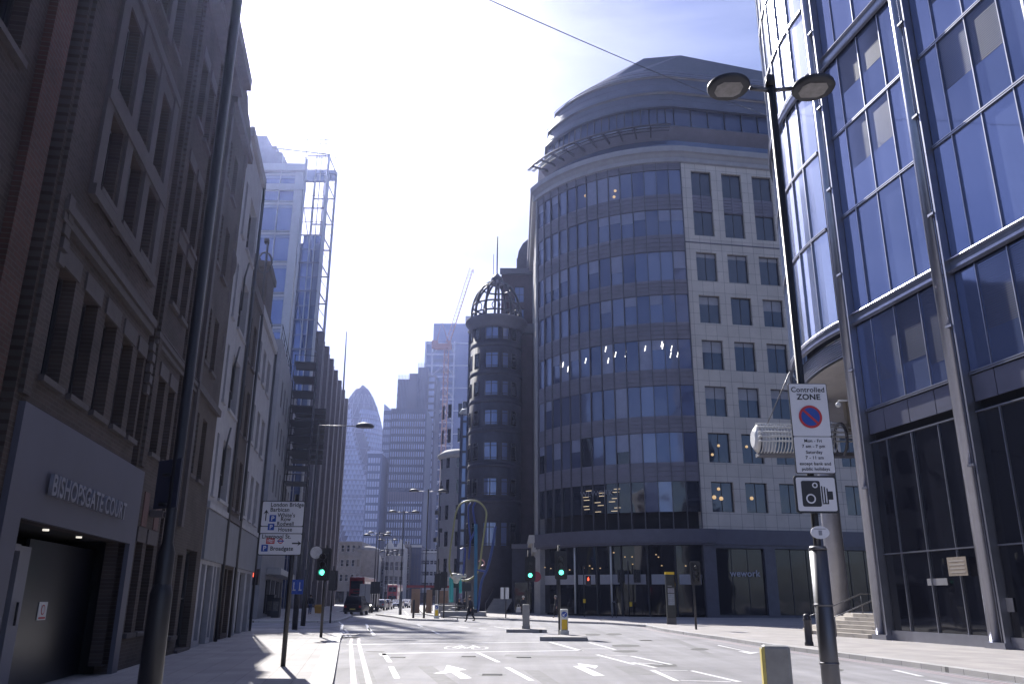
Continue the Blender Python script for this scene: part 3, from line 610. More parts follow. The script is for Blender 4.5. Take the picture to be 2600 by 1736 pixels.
for s_ in (1, -1):
    for j in range(0, 18):
        m.tube([(gx + (gr(z) + .15) * math.cos(s_ * (2 * math.pi * j / 18 + z / 180 * 2.56)), gy + (gr(z) + .15) * math.sin(s_ * (2 * math.pi * j / 18 + z / 180 * 2.56)), z) for z in range(0, 171, 10)], .16, 4, caps=False)
m.build('diagrid', mat('diagrid_white', (.20, .24, .34), .5, var=0), GH)
# ---- helper for far blocks given by photo columns
def block(nm, label, px0, px1, py, Y, depth, m_, cat='tower', ref=1200, h=None):
    a = at(px0, ref, Y); b = at(px1, ref, Y); z = h or at((px0 + px1) / 2, py, Y).z
    t = thing(nm, label, cat, ((a.x + b.x) / 2, Y, 0)); m = MB(); m.box(a.x, b.x, Y, Y + depth, 0, z); m.build('wall', m_, t)
    return t, F(a.x, Y, 1, 0), b.x - a.x, z
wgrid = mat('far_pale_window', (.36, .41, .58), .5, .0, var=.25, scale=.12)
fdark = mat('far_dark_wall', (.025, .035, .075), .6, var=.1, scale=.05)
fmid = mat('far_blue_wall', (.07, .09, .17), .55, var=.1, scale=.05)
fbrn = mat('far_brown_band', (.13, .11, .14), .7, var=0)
t, Fr, wd, zt = block('grid_tower', 'square tower with a tight grid of pale windows and one brown band', 985, 1078, 1037, 440, 35, fdark)
fl = [8 + 4.15 * k for k in range(22) if 8 + 4.15 * k < zt - 3]; fl.reverse()
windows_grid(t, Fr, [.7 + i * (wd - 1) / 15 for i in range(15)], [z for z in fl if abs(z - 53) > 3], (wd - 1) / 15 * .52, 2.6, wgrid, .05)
c_ = MB(); c_.fbox(Fr, .3, wd - .3, .0, .12, 50.5, 55.5); c_.build('plant_floor_band', fbrn, t)
c_ = MB()
for k in range(16): c_.fbox(Fr, .3 + k * (wd - 1) / 15, .55 + k * (wd - 1) / 15, .0, .5, 4, zt + .5)
c_.build('pier', fdark, t)
t, Fr, wd, zt = block('slim_tower', 'slim blue tower with narrow window strips, standing left of the square grid tower', 966, 990, 1042, 455, 30, fmid)
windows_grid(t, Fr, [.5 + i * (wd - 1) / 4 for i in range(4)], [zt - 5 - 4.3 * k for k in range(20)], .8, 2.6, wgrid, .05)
c_ = MB(); a = [Fr.p(0, 0, 0), Fr.p(wd * .9, 0, 0)]; c_.poly([Fr.p(0, 0, zt), Fr.p(wd * .9, 0, zt), Fr.p(0, 0, zt + 4)]); c_.poly([Fr.p(0, -1, zt), Fr.p(wd * .9, -1, zt), Fr.p(0, -1, zt + 4)]); c_.poly([Fr.p(0, 0, zt + 4), Fr.p(wd * .9, 0, zt), Fr.p(wd * .9, -1, zt), Fr.p(0, -1, zt + 4)]); c_.build('sloping_fin', wgrid, t)
t, Fr, wd, zt = block('low_tower', 'lower pale windowed block in front of the bullet shaped tower', 931, 968, 1151, 430, 30, fmid)
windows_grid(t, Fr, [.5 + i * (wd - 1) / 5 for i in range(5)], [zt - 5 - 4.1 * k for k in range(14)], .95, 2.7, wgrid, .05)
c_ = MB(); c_.fbox(Fr, -.3, wd + .3, -8, .4, zt, zt + 1.2); c_.build('parapet', wgrid, t)
# ---- dark curved tower with comb-like crown
CT = thing('dark_curved_tower', 'dark stepped tower with a comb of fins along its top, behind the grid tower', 'tower', (-58, 475, 0))
x0, x1 = at(1008, 1000, 475).x, at(1108, 1000, 475).x; zt = at(1060, 945, 475).z
m = MB(); m.box(x0, x0 + 7, 476, 500, 0, zt - 4); m.box(x0 + 7, x0 + 12.5, 474, 500, 0, zt - 1); m.box(x0 + 12.5, x1 - 5, 471, 500, 0, zt + 2); m.box(x1 - 5, x1, 474, 500, 0, zt - 2)
m.build('wall', [mat('brown_dark_wall', (.04, .04, .06), .6, var=.1, scale=.05)], CT)
fin_m = mat('far_fin', (.10, .12, .2), .5, var=0)
for (a, b, y, z) in ((x0, x0 + 7, 476, zt - 4), (x0 + 12.5, x1 - 5, 471, zt + 2)):
    n_ = int((b - a) / .85)
    for k in range(n_): c_ = MB(); xx = a + (b - a) * k / n_; c_.box(xx, xx + .22, y - .5, y - .01, z - 58, z + 2.6); c_.build('fin', fin_m, CT)
c_ = MB(); 
for k in range(16): c_.box(x1 - 4.6, x1 - 1.2, 473.8, 473.99, zt - 6 - k * 4.2, zt - 3.2 - k * 4.2)
c_.build('bright_window_strip', wgrid, CT)
c_ = MB(); 
for k in range(18): c_.box(x0 - .1, x0 + .3, 475.4, 475.99, zt - 9 - k * 4.2, zt - 6.4 - k * 4.2)
c_.build('edge_window_strip', wgrid, CT)
# ---- braced tower with white crosses
HT = thing('braced_tower', 'tall blue tower with white cross bracing up its face, behind the orange crane', 'tower', (-42, 520, 0))
a0, a1, a2 = at(1079, 900, 520).x, at(1156, 900, 520).x, at(1205, 900, 520).x; zt = at(1110, 867, 520).z
m = MB(); m.box(a0, a2, 520, 560, 0, zt); m.box(a0 + 5, a2, 521, 560, zt, at(1130, 820, 520).z); m.build('wall', glass('braced_tower_glass', (.07, .10, .21), .15, .3, 1.6, wob=0), HT)
fw_ = mat('far_white_frame', (.46, .48, .56), .5, var=0)
for x in (a0, a0 + (a1 - a0) * .22, a1 - 1.2): c_ = MB(); c_.box(x, x + 1.0, 519.3, 519.99, 0, zt); c_.build('brace_column', fw_, HT)
for k in range(20):
    z = zt - 1 - k * 7.6; c_ = MB(); c_.box(a0, a1, 519.4, 519.98, z - .8, z); c_.build('brace_beam', fw_, HT)
    if k % 2 == 0 and z > 50: c_ = MB(); c_.tube([(a1 - 6.5, 519.2, z), (a1 - .8, 519.2, z - 7)], .45, 4); c_.tube([(a0 + 4.8, 519.2, z - 7.6), (a1 - 8, 519.2, z - 1)], .3, 4); c_.build('cross_brace', fw_, HT)
    c_ = MB(); c_.box(a0 + 4.6, a1 - 1.3, 519.6, 519.97, z - 5.4, z - 3.4); c_.build('dark_window', fdark, HT)
    if k % 2 == 0: c_ = MB(); c_.box(a1, a2, 519.7, 519.98, z - .5, z); c_.build('floor_line', fw_, HT)
t, Fr, wd, zt = block('plain_blue_tower', 'plain blue tower topping out above the braced tower', 1172, 1200, 802, 560, 30, fmid)
windows_grid(t, Fr, [1.2 + i * (wd - 2) / 3 for i in range(3)], [zt - 6 - 5 * k for k in range(12)], 1.6, 2.6, fdark, .05)
# ---- crane
CN = thing('tower_crane', 'orange red tower crane with its jib raised above the skyline', 'crane', (-33, 400, 0))
cor = mat('crane_orange', (.30, .13, .08), .6, var=.05)
cx = at(1124, 1200, 400).x; ztop = at(1124, 885, 400).z
for k in range(30):
    z = k * ztop / 30; h = ztop / 30; c_ = MB()
    for dx, dy in ((-1, -1), (1, -1), (1, 1), (-1, 1)): c_.tube([(cx + dx * 1.1, 400 + dy * 1.1, z), (cx + dx * 1.1, 400 + dy * 1.1, z + h)], .22, 4)
    for a, b in (((-1, -1), (1, -1)), ((1, -1), (1, 1)), ((1, 1), (-1, 1)), ((-1, 1), (-1, -1))):
        c_.tube([(cx + a[0] * 1.1, 400 + a[1] * 1.1, z), (cx + b[0] * 1.1, 400 + b[1] * 1.1, z + h)], .12, 4)
        c_.tube([(cx + a[0] * 1.1, 400 + a[1] * 1.1, z), (cx + b[0] * 1.1, 400 + b[1] * 1.1, z)], .12, 4)
    c_.build('mast_section', cor, CN)
c_ = MB(); c_.box(cx - 6, cx + 2.5, 398, 402, ztop, ztop + 2.2); c_.box(cx - 7.5, cx - 4.5, 398.5, 401.5, ztop + .3, ztop + 4); c_.box(cx + .5, cx + 2.3, 396.4, 398, ztop + .4, ztop + 3.2); c_.build('slewing_platform', cor, CN)
j0 = Vector((cx + 1, 400, ztop + 2)); j1 = at(1201, 682, 400); c_ = MB(); nn = 22; up = Vector((-.9, 0, .4))
for k in range(nn):
    p, q = j0.lerp(j1, k / nn), j0.lerp(j1, (k + 1) / nn)
    c_.tube([p, q], .14, 4); c_.tube([p + up * 1.8, q + up * 1.8], .14, 4); c_.tube([p, q + up * 1.8], .08, 4); c_.tube([p + Vector((0, 1.6, 0)), q + Vector((0, 1.6, 0))], .14, 4); c_.tube([p, p + Vector((0, 1.6, 0))], .08, 4); c_.tube([p, p + up * 1.8], .08, 4)
c_.build('jib', cor, CN)
c_ = MB(); c_.tube([(cx - 5, 400, ztop + 4), (cx - 3, 400, ztop + 15), (cx + 1, 400, ztop + 2.5)], .2, 4); c_.tube([(cx - 3, 400, ztop + 15), tuple(j1)], .06, 4); c_.tube([tuple(j1), (j1.x + .6, 400, j1.z - 3)], .15, 4); c_.build('a_frame', cor, CN)
# ================================================================ old street at the far end
def oldb(nm, label, px0, px1, py, Y, m_, cols, fl0, flh, nfl, wm_, ww=.9, wh=1.7, depth=14, fm=None, cat='building', roofh=0):
    a = at(px0, 1500, Y).x; b = at(px1, 1500, Y).x; zt = at((px0 + px1) / 2, py, Y).z
    t = thing(nm, label, cat, ((a + b) / 2, Y, 0)); Fr = F(a, Y, 1, 0); wd = b - a
    ops = [(wd * (i + .5) / cols - ww / 2, wd * (i + .5) / cols + ww / 2, fl0 + flh * k, fl0 + flh * k + wh) for k in range(nfl) for i in range(cols)]
    shop = [(wd * .06, wd * .46, .3, 3.2), (wd * .54, wd * .94, .3, 3.2)]
    m = MB(); facade(m, Fr, 0, wd, 0, zt, ops + shop, .3); shell(m, Fr, 0, wd, 0, zt, depth); m.build('wall', m_, t)
    for o in ops: window(Fr, o, t, fm or frame_w, gl, .3, 1, 2, .08, .05)
    for o in shop: window(Fr, o, t, frame_d, gl, .3, 2, 1, .1, .05, name='shop_window')
    c_ = MB(); c_.fbox(Fr, -.15, wd + .15, .0, .4, zt - .5, zt); c_.fbox(Fr, 0, wd, .0, .2, fl0 - .9, fl0 - .6); c_.build('cornice', wm_, t)
    if roofh:
        c_ = MB(); c_.poly([Fr.p(0, 0, zt), Fr.p(wd, 0, zt), Fr.p(wd * .9, -3, zt + roofh), Fr.p(wd * .1, -3, zt + roofh)]); c_.poly([Fr.p(0, 0, zt), Fr.p(wd * .1, -3, zt + roofh), Fr.p(wd * .1, -9, zt + roofh), Fr.p(0, -12, zt)]); c_.poly([Fr.p(wd, 0, zt), Fr.p(wd, -12, zt), Fr.p(wd * .9, -9, zt + roofh), Fr.p(wd * .9, -3, zt + roofh)]); c_.build('roof', roofm, t)
    return t, Fr, wd, zt
os1 = mat('old_stone', (.20, .185, .18), .85, var=.2, scale=.8); os2 = mat('old_stone_pale', (.50, .49, .48), .85, var=.1, scale=.8)
t, Fr, wd, zt = oldb('stone_corner_building', 'old buff stone building of four storeys closing the street behind the black cab', 842, 912, 1374, 215, os1, 5, 5.6, 3.6, 3, os1, .8, 1.7, roofh=0)
c_ = MB(); c_.fbox(Fr, 0, wd, .01, .35, zt - 3.4, zt - 3.0); c_.build('string_course', os1, t)
q = Fr.p(wd, -4, 0); c_ = MB(); c_.lathe((q[0], q[1], 0), [(4, 0), (4, zt - 2.5), (4.4, zt - 2.3), (4.4, zt - 1.9), (2.5, zt - 1)], 28); c_.build('rounded_corner', os1, t)
t, Fr, wd, zt = oldb('white_bay_house', 'narrow white gabled house with stacked bay windows, right of the stone corner building', 931, 953, 1420, 222, os2, 2, 4.4, 2.8, 3, os2, .7, 1.7, fm=frame_w)
c_ = MB(); c_.poly([Fr.p(-.1, .1, zt), Fr.p(wd + .1, .1, zt), Fr.p(wd / 2, .1, zt + 3.2)]); c_.poly([Fr.p(-.1, .1, zt), Fr.p(wd / 2, .1, zt + 3.2), Fr.p(wd / 2, -8, zt + 3.2), Fr.p(-.1, -8, zt)]); c_.poly([Fr.p(wd + .1, .1, zt), Fr.p(wd + .1, -8, zt), Fr.p(wd / 2, -8, zt + 3.2), Fr.p(wd / 2, .1, zt + 3.2)]); c_.build('gable', os2, t)
for k in range(3): q = Fr.p(wd / 2, .0, 0); c_ = MB(); c_.lathe((q[0], q[1] - .1, 4.1 + k * 2.8), [(1.0, 0), (1.0, .4), (.9, .45)], 12); c_.build('bay_ledge', os2, t)
oldb('grey_infill_house', 'dim grey slate roofed house between the white bay house and the gabled stone block', 955, 972, 1425, 230, os1, 2, 4.6, 3, 3, os1, .7, 1.6, roofh=2.5)
t, Fr, wd, zt = oldb('twin_gabled_block', 'stone block with two scrolled gables and tall window bays at the street end', 972, 1022, 1388, 228, mat('old_stone_grey', (.30, .28, .27), .85, var=.2), 4, 5.0, 3.7, 3, os2, .95, 2.3, fm=frame_w)
for c in (.25, .8):
    c_ = MB(); pr = [(-.2, 0), (-.16, .8), (-.08, 1.1), (-.04, 2.0), (.04, 2.0), (.08, 1.1), (.16, .8), (.2, 0)]
    for v in (.1, -.6): c_.poly([Fr.p(wd * (c + u), v, zt + z) for u, z in pr])
    for a, b in zip(pr, pr[1:]): c_.poly([Fr.p(wd * (c + a[0]), .1, zt + a[1]), Fr.p(wd * (c + b[0]), .1, zt + b[1]), Fr.p(wd * (c + b[0]), -.6, zt + b[1]), Fr.p(wd * (c + a[0]), -.6, zt + a[1])])
    c_.build('gable', os2, t)
oldb('brick_sliver_house', 'thin brown brick house squeezed between the twin gabled block and the dark glass block', 1022, 1036, 1382, 236, brickB, 2, 4.8, 3.5, 4, os1, .6, 1.6)
t, Fr, wd, zt = block('dark_glass_block', 'blank dark blue glass block with a pale rim, at the end of the street', 1036, 1068, 1384, 240, 20, glass('end_dark_glass', (.04, .05, .10), .2, .1, 1.5), 'building', 1450)
c_ = MB(); c_.fbox(Fr, -.1, wd + .1, .01, .3, zt - .5, zt + .1); c_.fbox(Fr, -.15, .15, .01, .25, 0, zt); c_.build('rim', os2, t)
c_ = MB()
for k in range(1, 4): c_.fbox(Fr, wd * k / 4 - .04, wd * k / 4 + .04, .0, .06, 0, zt - .6)
for k in range(1, 6): c_.fbox(Fr, 0, wd, .0, .05, k * 3.2, k * 3.2 + .08)
c_.build('mullion', darkm, t)
oldb('pale_concrete_block', 'pale concrete block with small dark windows, right of the dark glass block', 1068, 1108, 1398, 246, mat('pale_concrete', (.34, .345, .38), .8, var=.1), 4, 4.8, 3.1, 4, os2, 1.0, 1.2)
oldb('blue_grey_block', 'blue grey block with dormers behind the pale concrete block', 1100, 1160, 1372, 275, mat('blue_grey_wall', (.16, .19, .28), .7, var=.1), 5, 6, 3.6, 4, os1, 1.1, 1.5, roofh=2)
# filler terrace closing the horizon to the left
oldb('distant_terrace', 'dim terrace seen through the gap between the far towers and the stone building', 912, 932, 1402, 262, brickB, 3, 5, 3.4, 4, os1)
# ================================================================ right side of the far street
t, Fr, wd, zt = oldb('curved_white_building', 'white stone building with a rounded corner beyond the round turret', 1160, 1186, 1150, 128, mat('white_stone', (.36, .36, .40), .8, var=.08), 1, 5.2, 4.0, 7, os2, 1.3, 2.6, 10)
c0 = at(1160, 1400, 128).x; m = MB(); r_ = 3.6
def arcF(cx_, cy_, r_, a): return (cx_ + r_ * math.cos(a), cy_ + r_ * math.sin(a))
ccx, ccy = c0 + .35, 128 + r_ + .2
seg = [math.pi * (1.5 - .5 * k / 6) for k in range(7)]
for a, b in zip(seg, seg[1:]):
    (xa, ya), (xb, yb) = arcF(ccx, ccy, r_, a), arcF(ccx, ccy, r_, b); m.poly([(xa, ya, 0), (xb, yb, 0), (xb, yb, zt), (xa, ya, zt)])
m.poly([(*arcF(ccx, ccy, r_, seg[-1]), 0), (ccx - r_, 170, 0), (ccx - r_, 170, zt), (*arcF(ccx, ccy, r_, seg[-1]), zt)]); m.build('curved_wall', mat('white_stone', (.5, .5, .5)), t)
for k in range(7):
    for i in (0, 1, 2, 3, 4, 5):
        if i % 2: continue
        a, b = seg[i], seg[i + 1]; c_ = MB(); z = 5.2 + k * 4.0
        (xa, ya), (xb, yb) = arcF(ccx, ccy, r_ + .03, a - .03), arcF(ccx, ccy, r_ + .03, b + .06); c_.hexa([(xa, ya), (xb, yb), arcF(ccx, ccy, r_ - .1, b + .06), arcF(ccx, ccy, r_ - .1, a - .03)], z, z + 2.2); c_.build('corner_window', gl, t)
c_ = MB(); c_.lathe((ccx, ccy, zt), [(r_ + .1, -.6), (r_ + .5, -.2), (r_ + .5, .1), (r_ - .5, .8)], 32); c_.lathe((ccx, ccy, 4.2), [(r_ + .05, 0), (r_ + .3, .2), (r_ + .05, .5)], 32); c_.build('corner_cornice', os2, t)
def stair_shaft(label, px0, px1, py, Y):
    a, b = at(px0, 1100, Y).x, at(px1, 1100, Y).x; zt = at((px0 + px1) / 2, py, Y).z; t = thing('glass_stair_tower', label, 'stair tower', ((a + b) / 2, Y, 0))
    m = MB(); m.box(a, a + (b - a) * .4, Y, Y + 5, 0, zt - .6); m.build('wall', fdark, t)
    m = MB(); m.box(a + (b - a) * .4, b, Y + .1, Y + 5, 0, zt - .8); m.build('glazing', glass('stair_glass', (.20, .26, .42), .12, .4, 1.7, wob=.02), t)
    k = 0
    while k * 2.3 < zt - 4: c_ = MB(); c_.box(a + (b - a) * .4, b + .05, Y - .02, Y + .08, 4 + k * 2.3, 4.35 + k * 2.3); c_.build('floor_beam', darkm, t); k += 1
    c_ = MB(); c_.tube([(a, Y, zt - .5), (a + .3, Y, zt), (b, Y, zt + .1)], .25, 8); c_.box(a, b, Y, Y + 5, zt - .5, zt); c_.build('rounded_cap', whitep, t)
stair_shaft('taller glass stair shaft with dark spine beside the turret', 1184, 1208, 836, 116)
stair_shaft('shorter glass stair shaft with a white rounded cap, in front of the braced tower', 1168, 1186, 1042, 122)
# ---- turret building
gran = mat('dark_granite', (.032, .034, .055), .6, var=.25, scale=1.5)
rsto = mat('red_brown_stone', (.065, .043, .05), .7, var=.2, scale=1.2)
TB = thing('turret_building', 'dark granite corner building with a round turret under an open iron dome', 'building', (-2.2, 104, 0))
tx, ty, tr = -2.1, 103.6, 3.35
wrows = []
for a, b in [(824, 859), (894, 932), (966, 1002), (1040, 1077), (1122, 1166), (1213, 1256), (1325, 1385)]:
    wrows.append((at(1245, b, 100.3).z, at(1245, a, 100.3).z))
zc = at(1262, 800, 100.3).z
m = MB(); m.lathe((tx, ty, 0), [(tr, 0), (tr, zc - 1.6)], 40)
for a, b in wrows[:-1]: m.lathe((tx, ty, 0), [(tr, a - .9), (tr + .12, a - .75), (tr + .12, a - .5), (tr, a - .35)], 40)
m.build('turret_wall', gran, TB)
m = MB(); m.lathe((tx, ty, zc), [(tr + .05, -1.6), (tr + .25, -1.2), (tr + .3, -.8), (tr + .75, -.3), (tr + .8, 0), (tr - .3, .3)], 40); m.build('turret_cornice', mat('grey_cornice', (.13, .13, .16), .6, var=.1), TB)
for za, zb in wrows:
    for ang, n_ in ((-98, 2), (-68, 1), (-46, 1), (-134, 1), (-160, 1)):
        hw = .24 if n_ == 2 else .12
        a = R(ang); A0, A1 = a - hw, a + hw; r1 = tr + .06
        c_ = MB(); mid = 3
        for i in range(mid):
            q0, q1 = A0 + (A1 - A0) * i / mid, A0 + (A1 - A0) * (i + 1) / mid
            c_.hexa([arcF(tx, ty, r1, q0), arcF(tx, ty, r1, q1), arcF(tx, ty, tr - .2, q1), arcF(tx, ty, tr - .2, q0)], za, zb)
        wo = c_.build('window', glass('turret_glass', (.16, .20, .36), .08, .3, 1.8) if ang in (-98, -68) else gl, TB)
        c_ = MB()
        for q in ([A0, (A0 + A1) / 2, A1] if n_ == 2 else [A0, A1]): x, y = arcF(tx, ty, r1 + .02, q); c_.tube([(x, y, za), (x, y, zb)], .06, 6)
        for z in (za, zb, zb - (zb - za) * .2, za + .25): c_.tube([(*arcF(tx, ty, r1 + .02, A0 + (A1 - A0) * i / 4), z) for i in range(5)], .05, 6)
        c_.build('window_frame', frame_d, wo)
for k in range(12):
    a = 2 * math.pi * k / 12 + .1; c_ = MB(); c_.tube([(tx + 3.3 * math.cos(q) * math.cos(a), ty + 3.3 * math.cos(q) * math.sin(a), zc + .9 + 5.0 * math.sin(q)) for q in [math.pi / 2 * i / 9 * .93 for i in range(10)]], .16, 6); c_.tube([(tx + 3.3 * math.cos(a), ty + 3.3 * math.sin(a), zc), (tx + 3.3 * math.cos(a), ty + 3.3 * math.sin(a), zc + .9)], .2, 6); c_.build('dome_rib', darkm, TB)
for z, r_ in ((zc + .9, 3.3), (zc + 2.2, 3.18), (zc + 4.9, 2.0)):
    c_ = MB(); c_.tube([(tx + r_ * math.cos(q), ty + r_ * math.sin(q), z) for q in [2 * math.pi * i / 32 for i in range(33)]], .12, 6); c_.build('dome_ring', darkm, TB)
for k in range(8):
    a = 2 * math.pi * k / 8; c = Vector((tx + 3.2 * math.cos(a), ty + 3.2 * math.sin(a), zc + 1.5)); tn = Vector((-math.sin(a), math.cos(a), 0)); c_ = MB(); c_.tube([c + tn * .55 * math.cos(q) + Vector((0, 0, .55 * math.sin(q))) for q in [2 * math.pi * i / 12 for i in range(13)]], .07, 5); c_.build('oculus_ring', darkm, TB)
c_ = MB(); c_.lathe((tx, ty, zc + 5.5), [(.9, 0), (.8, .9), (.5, 1.2), (.2, 1.6)], 12); c_.tube([(tx, ty, zc + 7), (tx, ty, zc + 12.6)], .09, 6); c_.tube([(tx - .5, ty, zc + 7), (tx - .5, ty, zc + 10)], .04, 6); c_.build('lantern', darkm, TB)
# body to the right of the turret
FB = F(-.5, 104.5, 1, 0)
ops = [(3.3, 4.3, a, b) for a, b in wrows[:-1]]; opsb = [(.9, 1.7, a, b) for a, b in wrows[:-1]]
m = MB(); facade(m, FB, 0, 6.5, 0, zc, ops + opsb, .3); shell(m, FB, 0, 6.5, 0, zc, 4); m.build('wall', rsto, TB)
for o in ops + opsb: window(FB, o, TB, frame_d, glass('turret_glass', (.1, .1, .2)), .3, 2, 2, .08, .08)
c_ = MB(); c_.fbox(FB, -.5, 6.6, .0, .6, zc - 1.2, zc + .1); c_.build('cornice', mat('grey_cornice', (.2, .2, .2)), TB)
FU = F(-1.6, 110, 1, 0); z2 = at(1300, 684, 110).z
ops = [(1.9, 3.3, zc + 2, zc + 4.4), (1.9, 3.3, zc + 5.4, zc + 7.8), (4.6, 6.0, zc + 2, zc + 4.4), (4.6, 6.0, zc + 5.4, zc + 7.8)]
m = MB(); facade(m, FU, 0, 8.5, zc - .5, z2, ops, .3); shell(m, FU, 0, 8.5, zc - .5, z2, 12); m.box(-1.6, 6.9, 108.51, 122, 0, zc - .5); m.build('upper_wall', rsto, TB)
for o in ops: window(FU, o, TB, frame_d, glass('turret_glass', (.1, .1, .2)), .3, 2, 2, .08, .08)
c_ = MB(); c_.fbox(FU, -.2, 8.6, .0, .5, z2 - .8, z2); c_.build('upper_cornice', mat('grey_cornice', (.2, .2, .2)), TB)
c_ = MB(); c_.tube([(2.0, 118, z2 + .1), (2.0, 118, z2 + 2.5)], 2.5, 16, smooth=False)
c_.build('roof_plant', fmid, TB)
c_ = MB(); c_.box(.6, 7.0, 112, 120, z2, z2 + 2.6)
pr = [(.7, z2 + 2.6), (.9, z2 + 3.8), (1.5, z2 + 5.0), (2.5, z2 + 5.9), (3.8, z2 + 6.5), (7, z2 + 6.6), (7, z2 + 2.6)]
c_.poly([(x, 112, z) for x, z in pr])
for a, b in zip(pr, pr[1:]): c_.poly([(a[0], 112, a[1]), (b[0], 112, b[1]), (b[0], 120, b[1]), (a[0], 120, a[1])], 0, True)
c_.build('barrel_roof', roofm, TB)
# entrance storey
for u0, u1, z0, z1 in ((.1, .9, 4.2, 7.0), (-2.6, -1.0, 4.2, 8.2), (1.8, 2.9, 4.2, 7.6)):
    c_ = MB(); c_.fbox(FB, u0, u1, 3.6 if u0 < 0 else .31, 3.7 if u0 < 0 else .34, z0 - 2.5, z1 - 1.5); c_.build('entrance_glazing', mat('amber_lit_glass', (.20, .15, .08), .3, var=.3, emit=.25), TB)
ST = thing('entrance_steps', 'dark flight of stone steps with bright nosings leading up into the turret building', 'steps', (-1.5, 98, 0))
for k in range(9): c_ = MB(); c_.box(-2.7 + k * .1, -.5 + k * .1, 94 + k * .34, 98.5, .12 + k * .17 + .001, .12 + (k + 1) * .17); c_.build('step', concrete, ST)
c_ = MB(); c_.tube([(-2.7, 94, 1.1), (-1.9, 97, 2.7)], .05); c_.tube([(-2.7, 94, .1), (-2.7, 94, 1.1)], .04); c_.build('handrail', steel, ST)
# low dark wing between turret building and curved building
LW = thing('dark_wing', 'low dark clad wing at street level between the turret building and the curved glass building', 'building', (1, 98, 0))
c_ = MB(); c_.box(.2, 2.7, 96.5, 104, 0, 7.4); c_.build('wall', gran, LW); c_ = MB(); c_.fbox(F(.2, 96.5, 1, 0), .3, 2.2, .0, .06, .4, 3.4); c_.build('shop_window', gl, LW)
c_ = MB(); c_.box(.1, 2.8, 96.3, 96.5, 7.1, 7.6); c_.build('parapet', mat('grey_cornice', (.2, .2, .2)), LW)
# ================================================================ curved glass and stone building
CB = thing('curved_office_building', 'big office building with a bulging curved glass corner, pale stone wing and grey dome', 'building', (18, 95.6, 0))
cc0, cr_ = (18.0, 95.6), 17.0
def cp(a, r_): a = R(a); return (cc0[0] - r_ * math.sin(a), cc0[1] - r_ * math.cos(a))     # a=0 front, grows to the left
NBAY, AMAX = 13, 62.0
wz = [(9.6, 12.45), (14.3, 17.2), (18.85, 21.9), (23.6, 26.7), (28.5, 31.5), (33.1, 36.3), (38.2, 41.1), (42.9, 45.8)]
spm = mat('curved_spandrel', (.16, .155, .20), .45, .1, var=.15, scale=.7)
cglass = [glass('curved_glass_deep', (.09, .11, .20), .05, .3, 1.9, .12), glass('curved_glass_pale', (.15, .175, .28), .08, .35, 1.9, .12), glass('curved_glass_dark', (.015, .02, .035), .05, .0, 1.7, .12)]
def aseg(mb, a0, a1, r0, r1, z0, z1, mi=0, n=1):
    for i in range(n):
        b0, b1 = a0 + (a1 - a0) * i / n, a0 + (a1 - a0) * (i + 1) / n
        mb.hexa([cp(b0, r0), cp(b1, r0), cp(b1, r1), cp(b0, r1)], z0, z1, mi)
for k, (z0, z1) in enumerate(wz):
    for i in range(NBAY + 1):
        a0, a1 = AMAX * i / (NBAY + 1), AMAX * (i + 1) / (NBAY + 1)
        c_ = MB(); gi = 0 if k > 1 else rnd.choice([0, 2, 1]); gi = 1 if (k > 1 and rnd.random() < .3) else gi
        if k == 0: gi = 2 if i not in (2, 3) else 1
        aseg(c_, a0, a1, cr_ - .1, cr_ - .3, z0, z1, 0)
        wo = c_.build('window', cglass[gi], CB)
        if rnd.random() < .35 and k:
            c_ = MB(); aseg(c_, a0 + .15, a1 - .15, cr_ - .085, cr_ - .095, z1 - (z1 - z0) * rnd.choice([.35, .45, 1, .6]) + .02, z1 - .02); c_.build('blind', mat('pale_lilac_blind', (.24, .26, .37), .35, .1, var=.1), wo)
    zt_ = wz[k + 1][0] if k < 7 else 46.6
    c_ = MB(); h = zt_ - z1
    aseg(c_, 0, AMAX, cr_, cr_ - .4, z1, zt_, n=NBAY + 1)
    for j in range(4): aseg(c_, 0, AMAX, cr_ + .05, cr_ + .001, z1 + h * j / 4 + .04, z1 + h * j / 4 + .11, n=NBAY + 1)
    c_.build('spandrel_band', spm, CB)
for i in range(NBAY + 2):
    a = AMAX * i / (NBAY + 1); c_ = MB(); aseg(c_, a - .12, a + .12, cr_ + .14, cr_ - .1, 8.05, 46.6); c_.build('mullion', mat('mullion_grey', (.10, .10, .12), .4, .3, var=.05), CB)
c_ = MB(); aseg(c_, 0, AMAX, cr_ - .75, cr_ - 3, 0, 48, n=14); c_.build('inner_core', void, CB)
for cxl in range(0, 26):         # office ceiling lights seen in the fifth window row
    a = rnd.uniform(2, 48); z = rnd.uniform(24.4, 26.3); c_ = MB(); x, y = cp(a, cr_ - .07); x2, y2 = cp(a + .9, cr_ - .07)
    c_.tube([(x, y, z), (x2, y2, z - .0)], .03, 4); 
    if cxl < 14: c_ = MB(); c_.tube([(x, y, z + .3), (x2 * .5 + x * .5, y2 * .5 + y * .5, z - .25)], .022, 4); c_.build('office_light', tubelight, CB)
band = mat('grey_band', (.10, .10, .135), .5, .1, var=.1)
c_ = MB(); aseg(c_, -4, AMAX + 3, cr_ + .35, cr_ - .6, 6.75, 8.0, n=16); aseg(c_, -4, AMAX + 3, cr_ + .2, cr_ - .6, 6.55, 6.75, n=16); c_.build('street_band', band, CB)
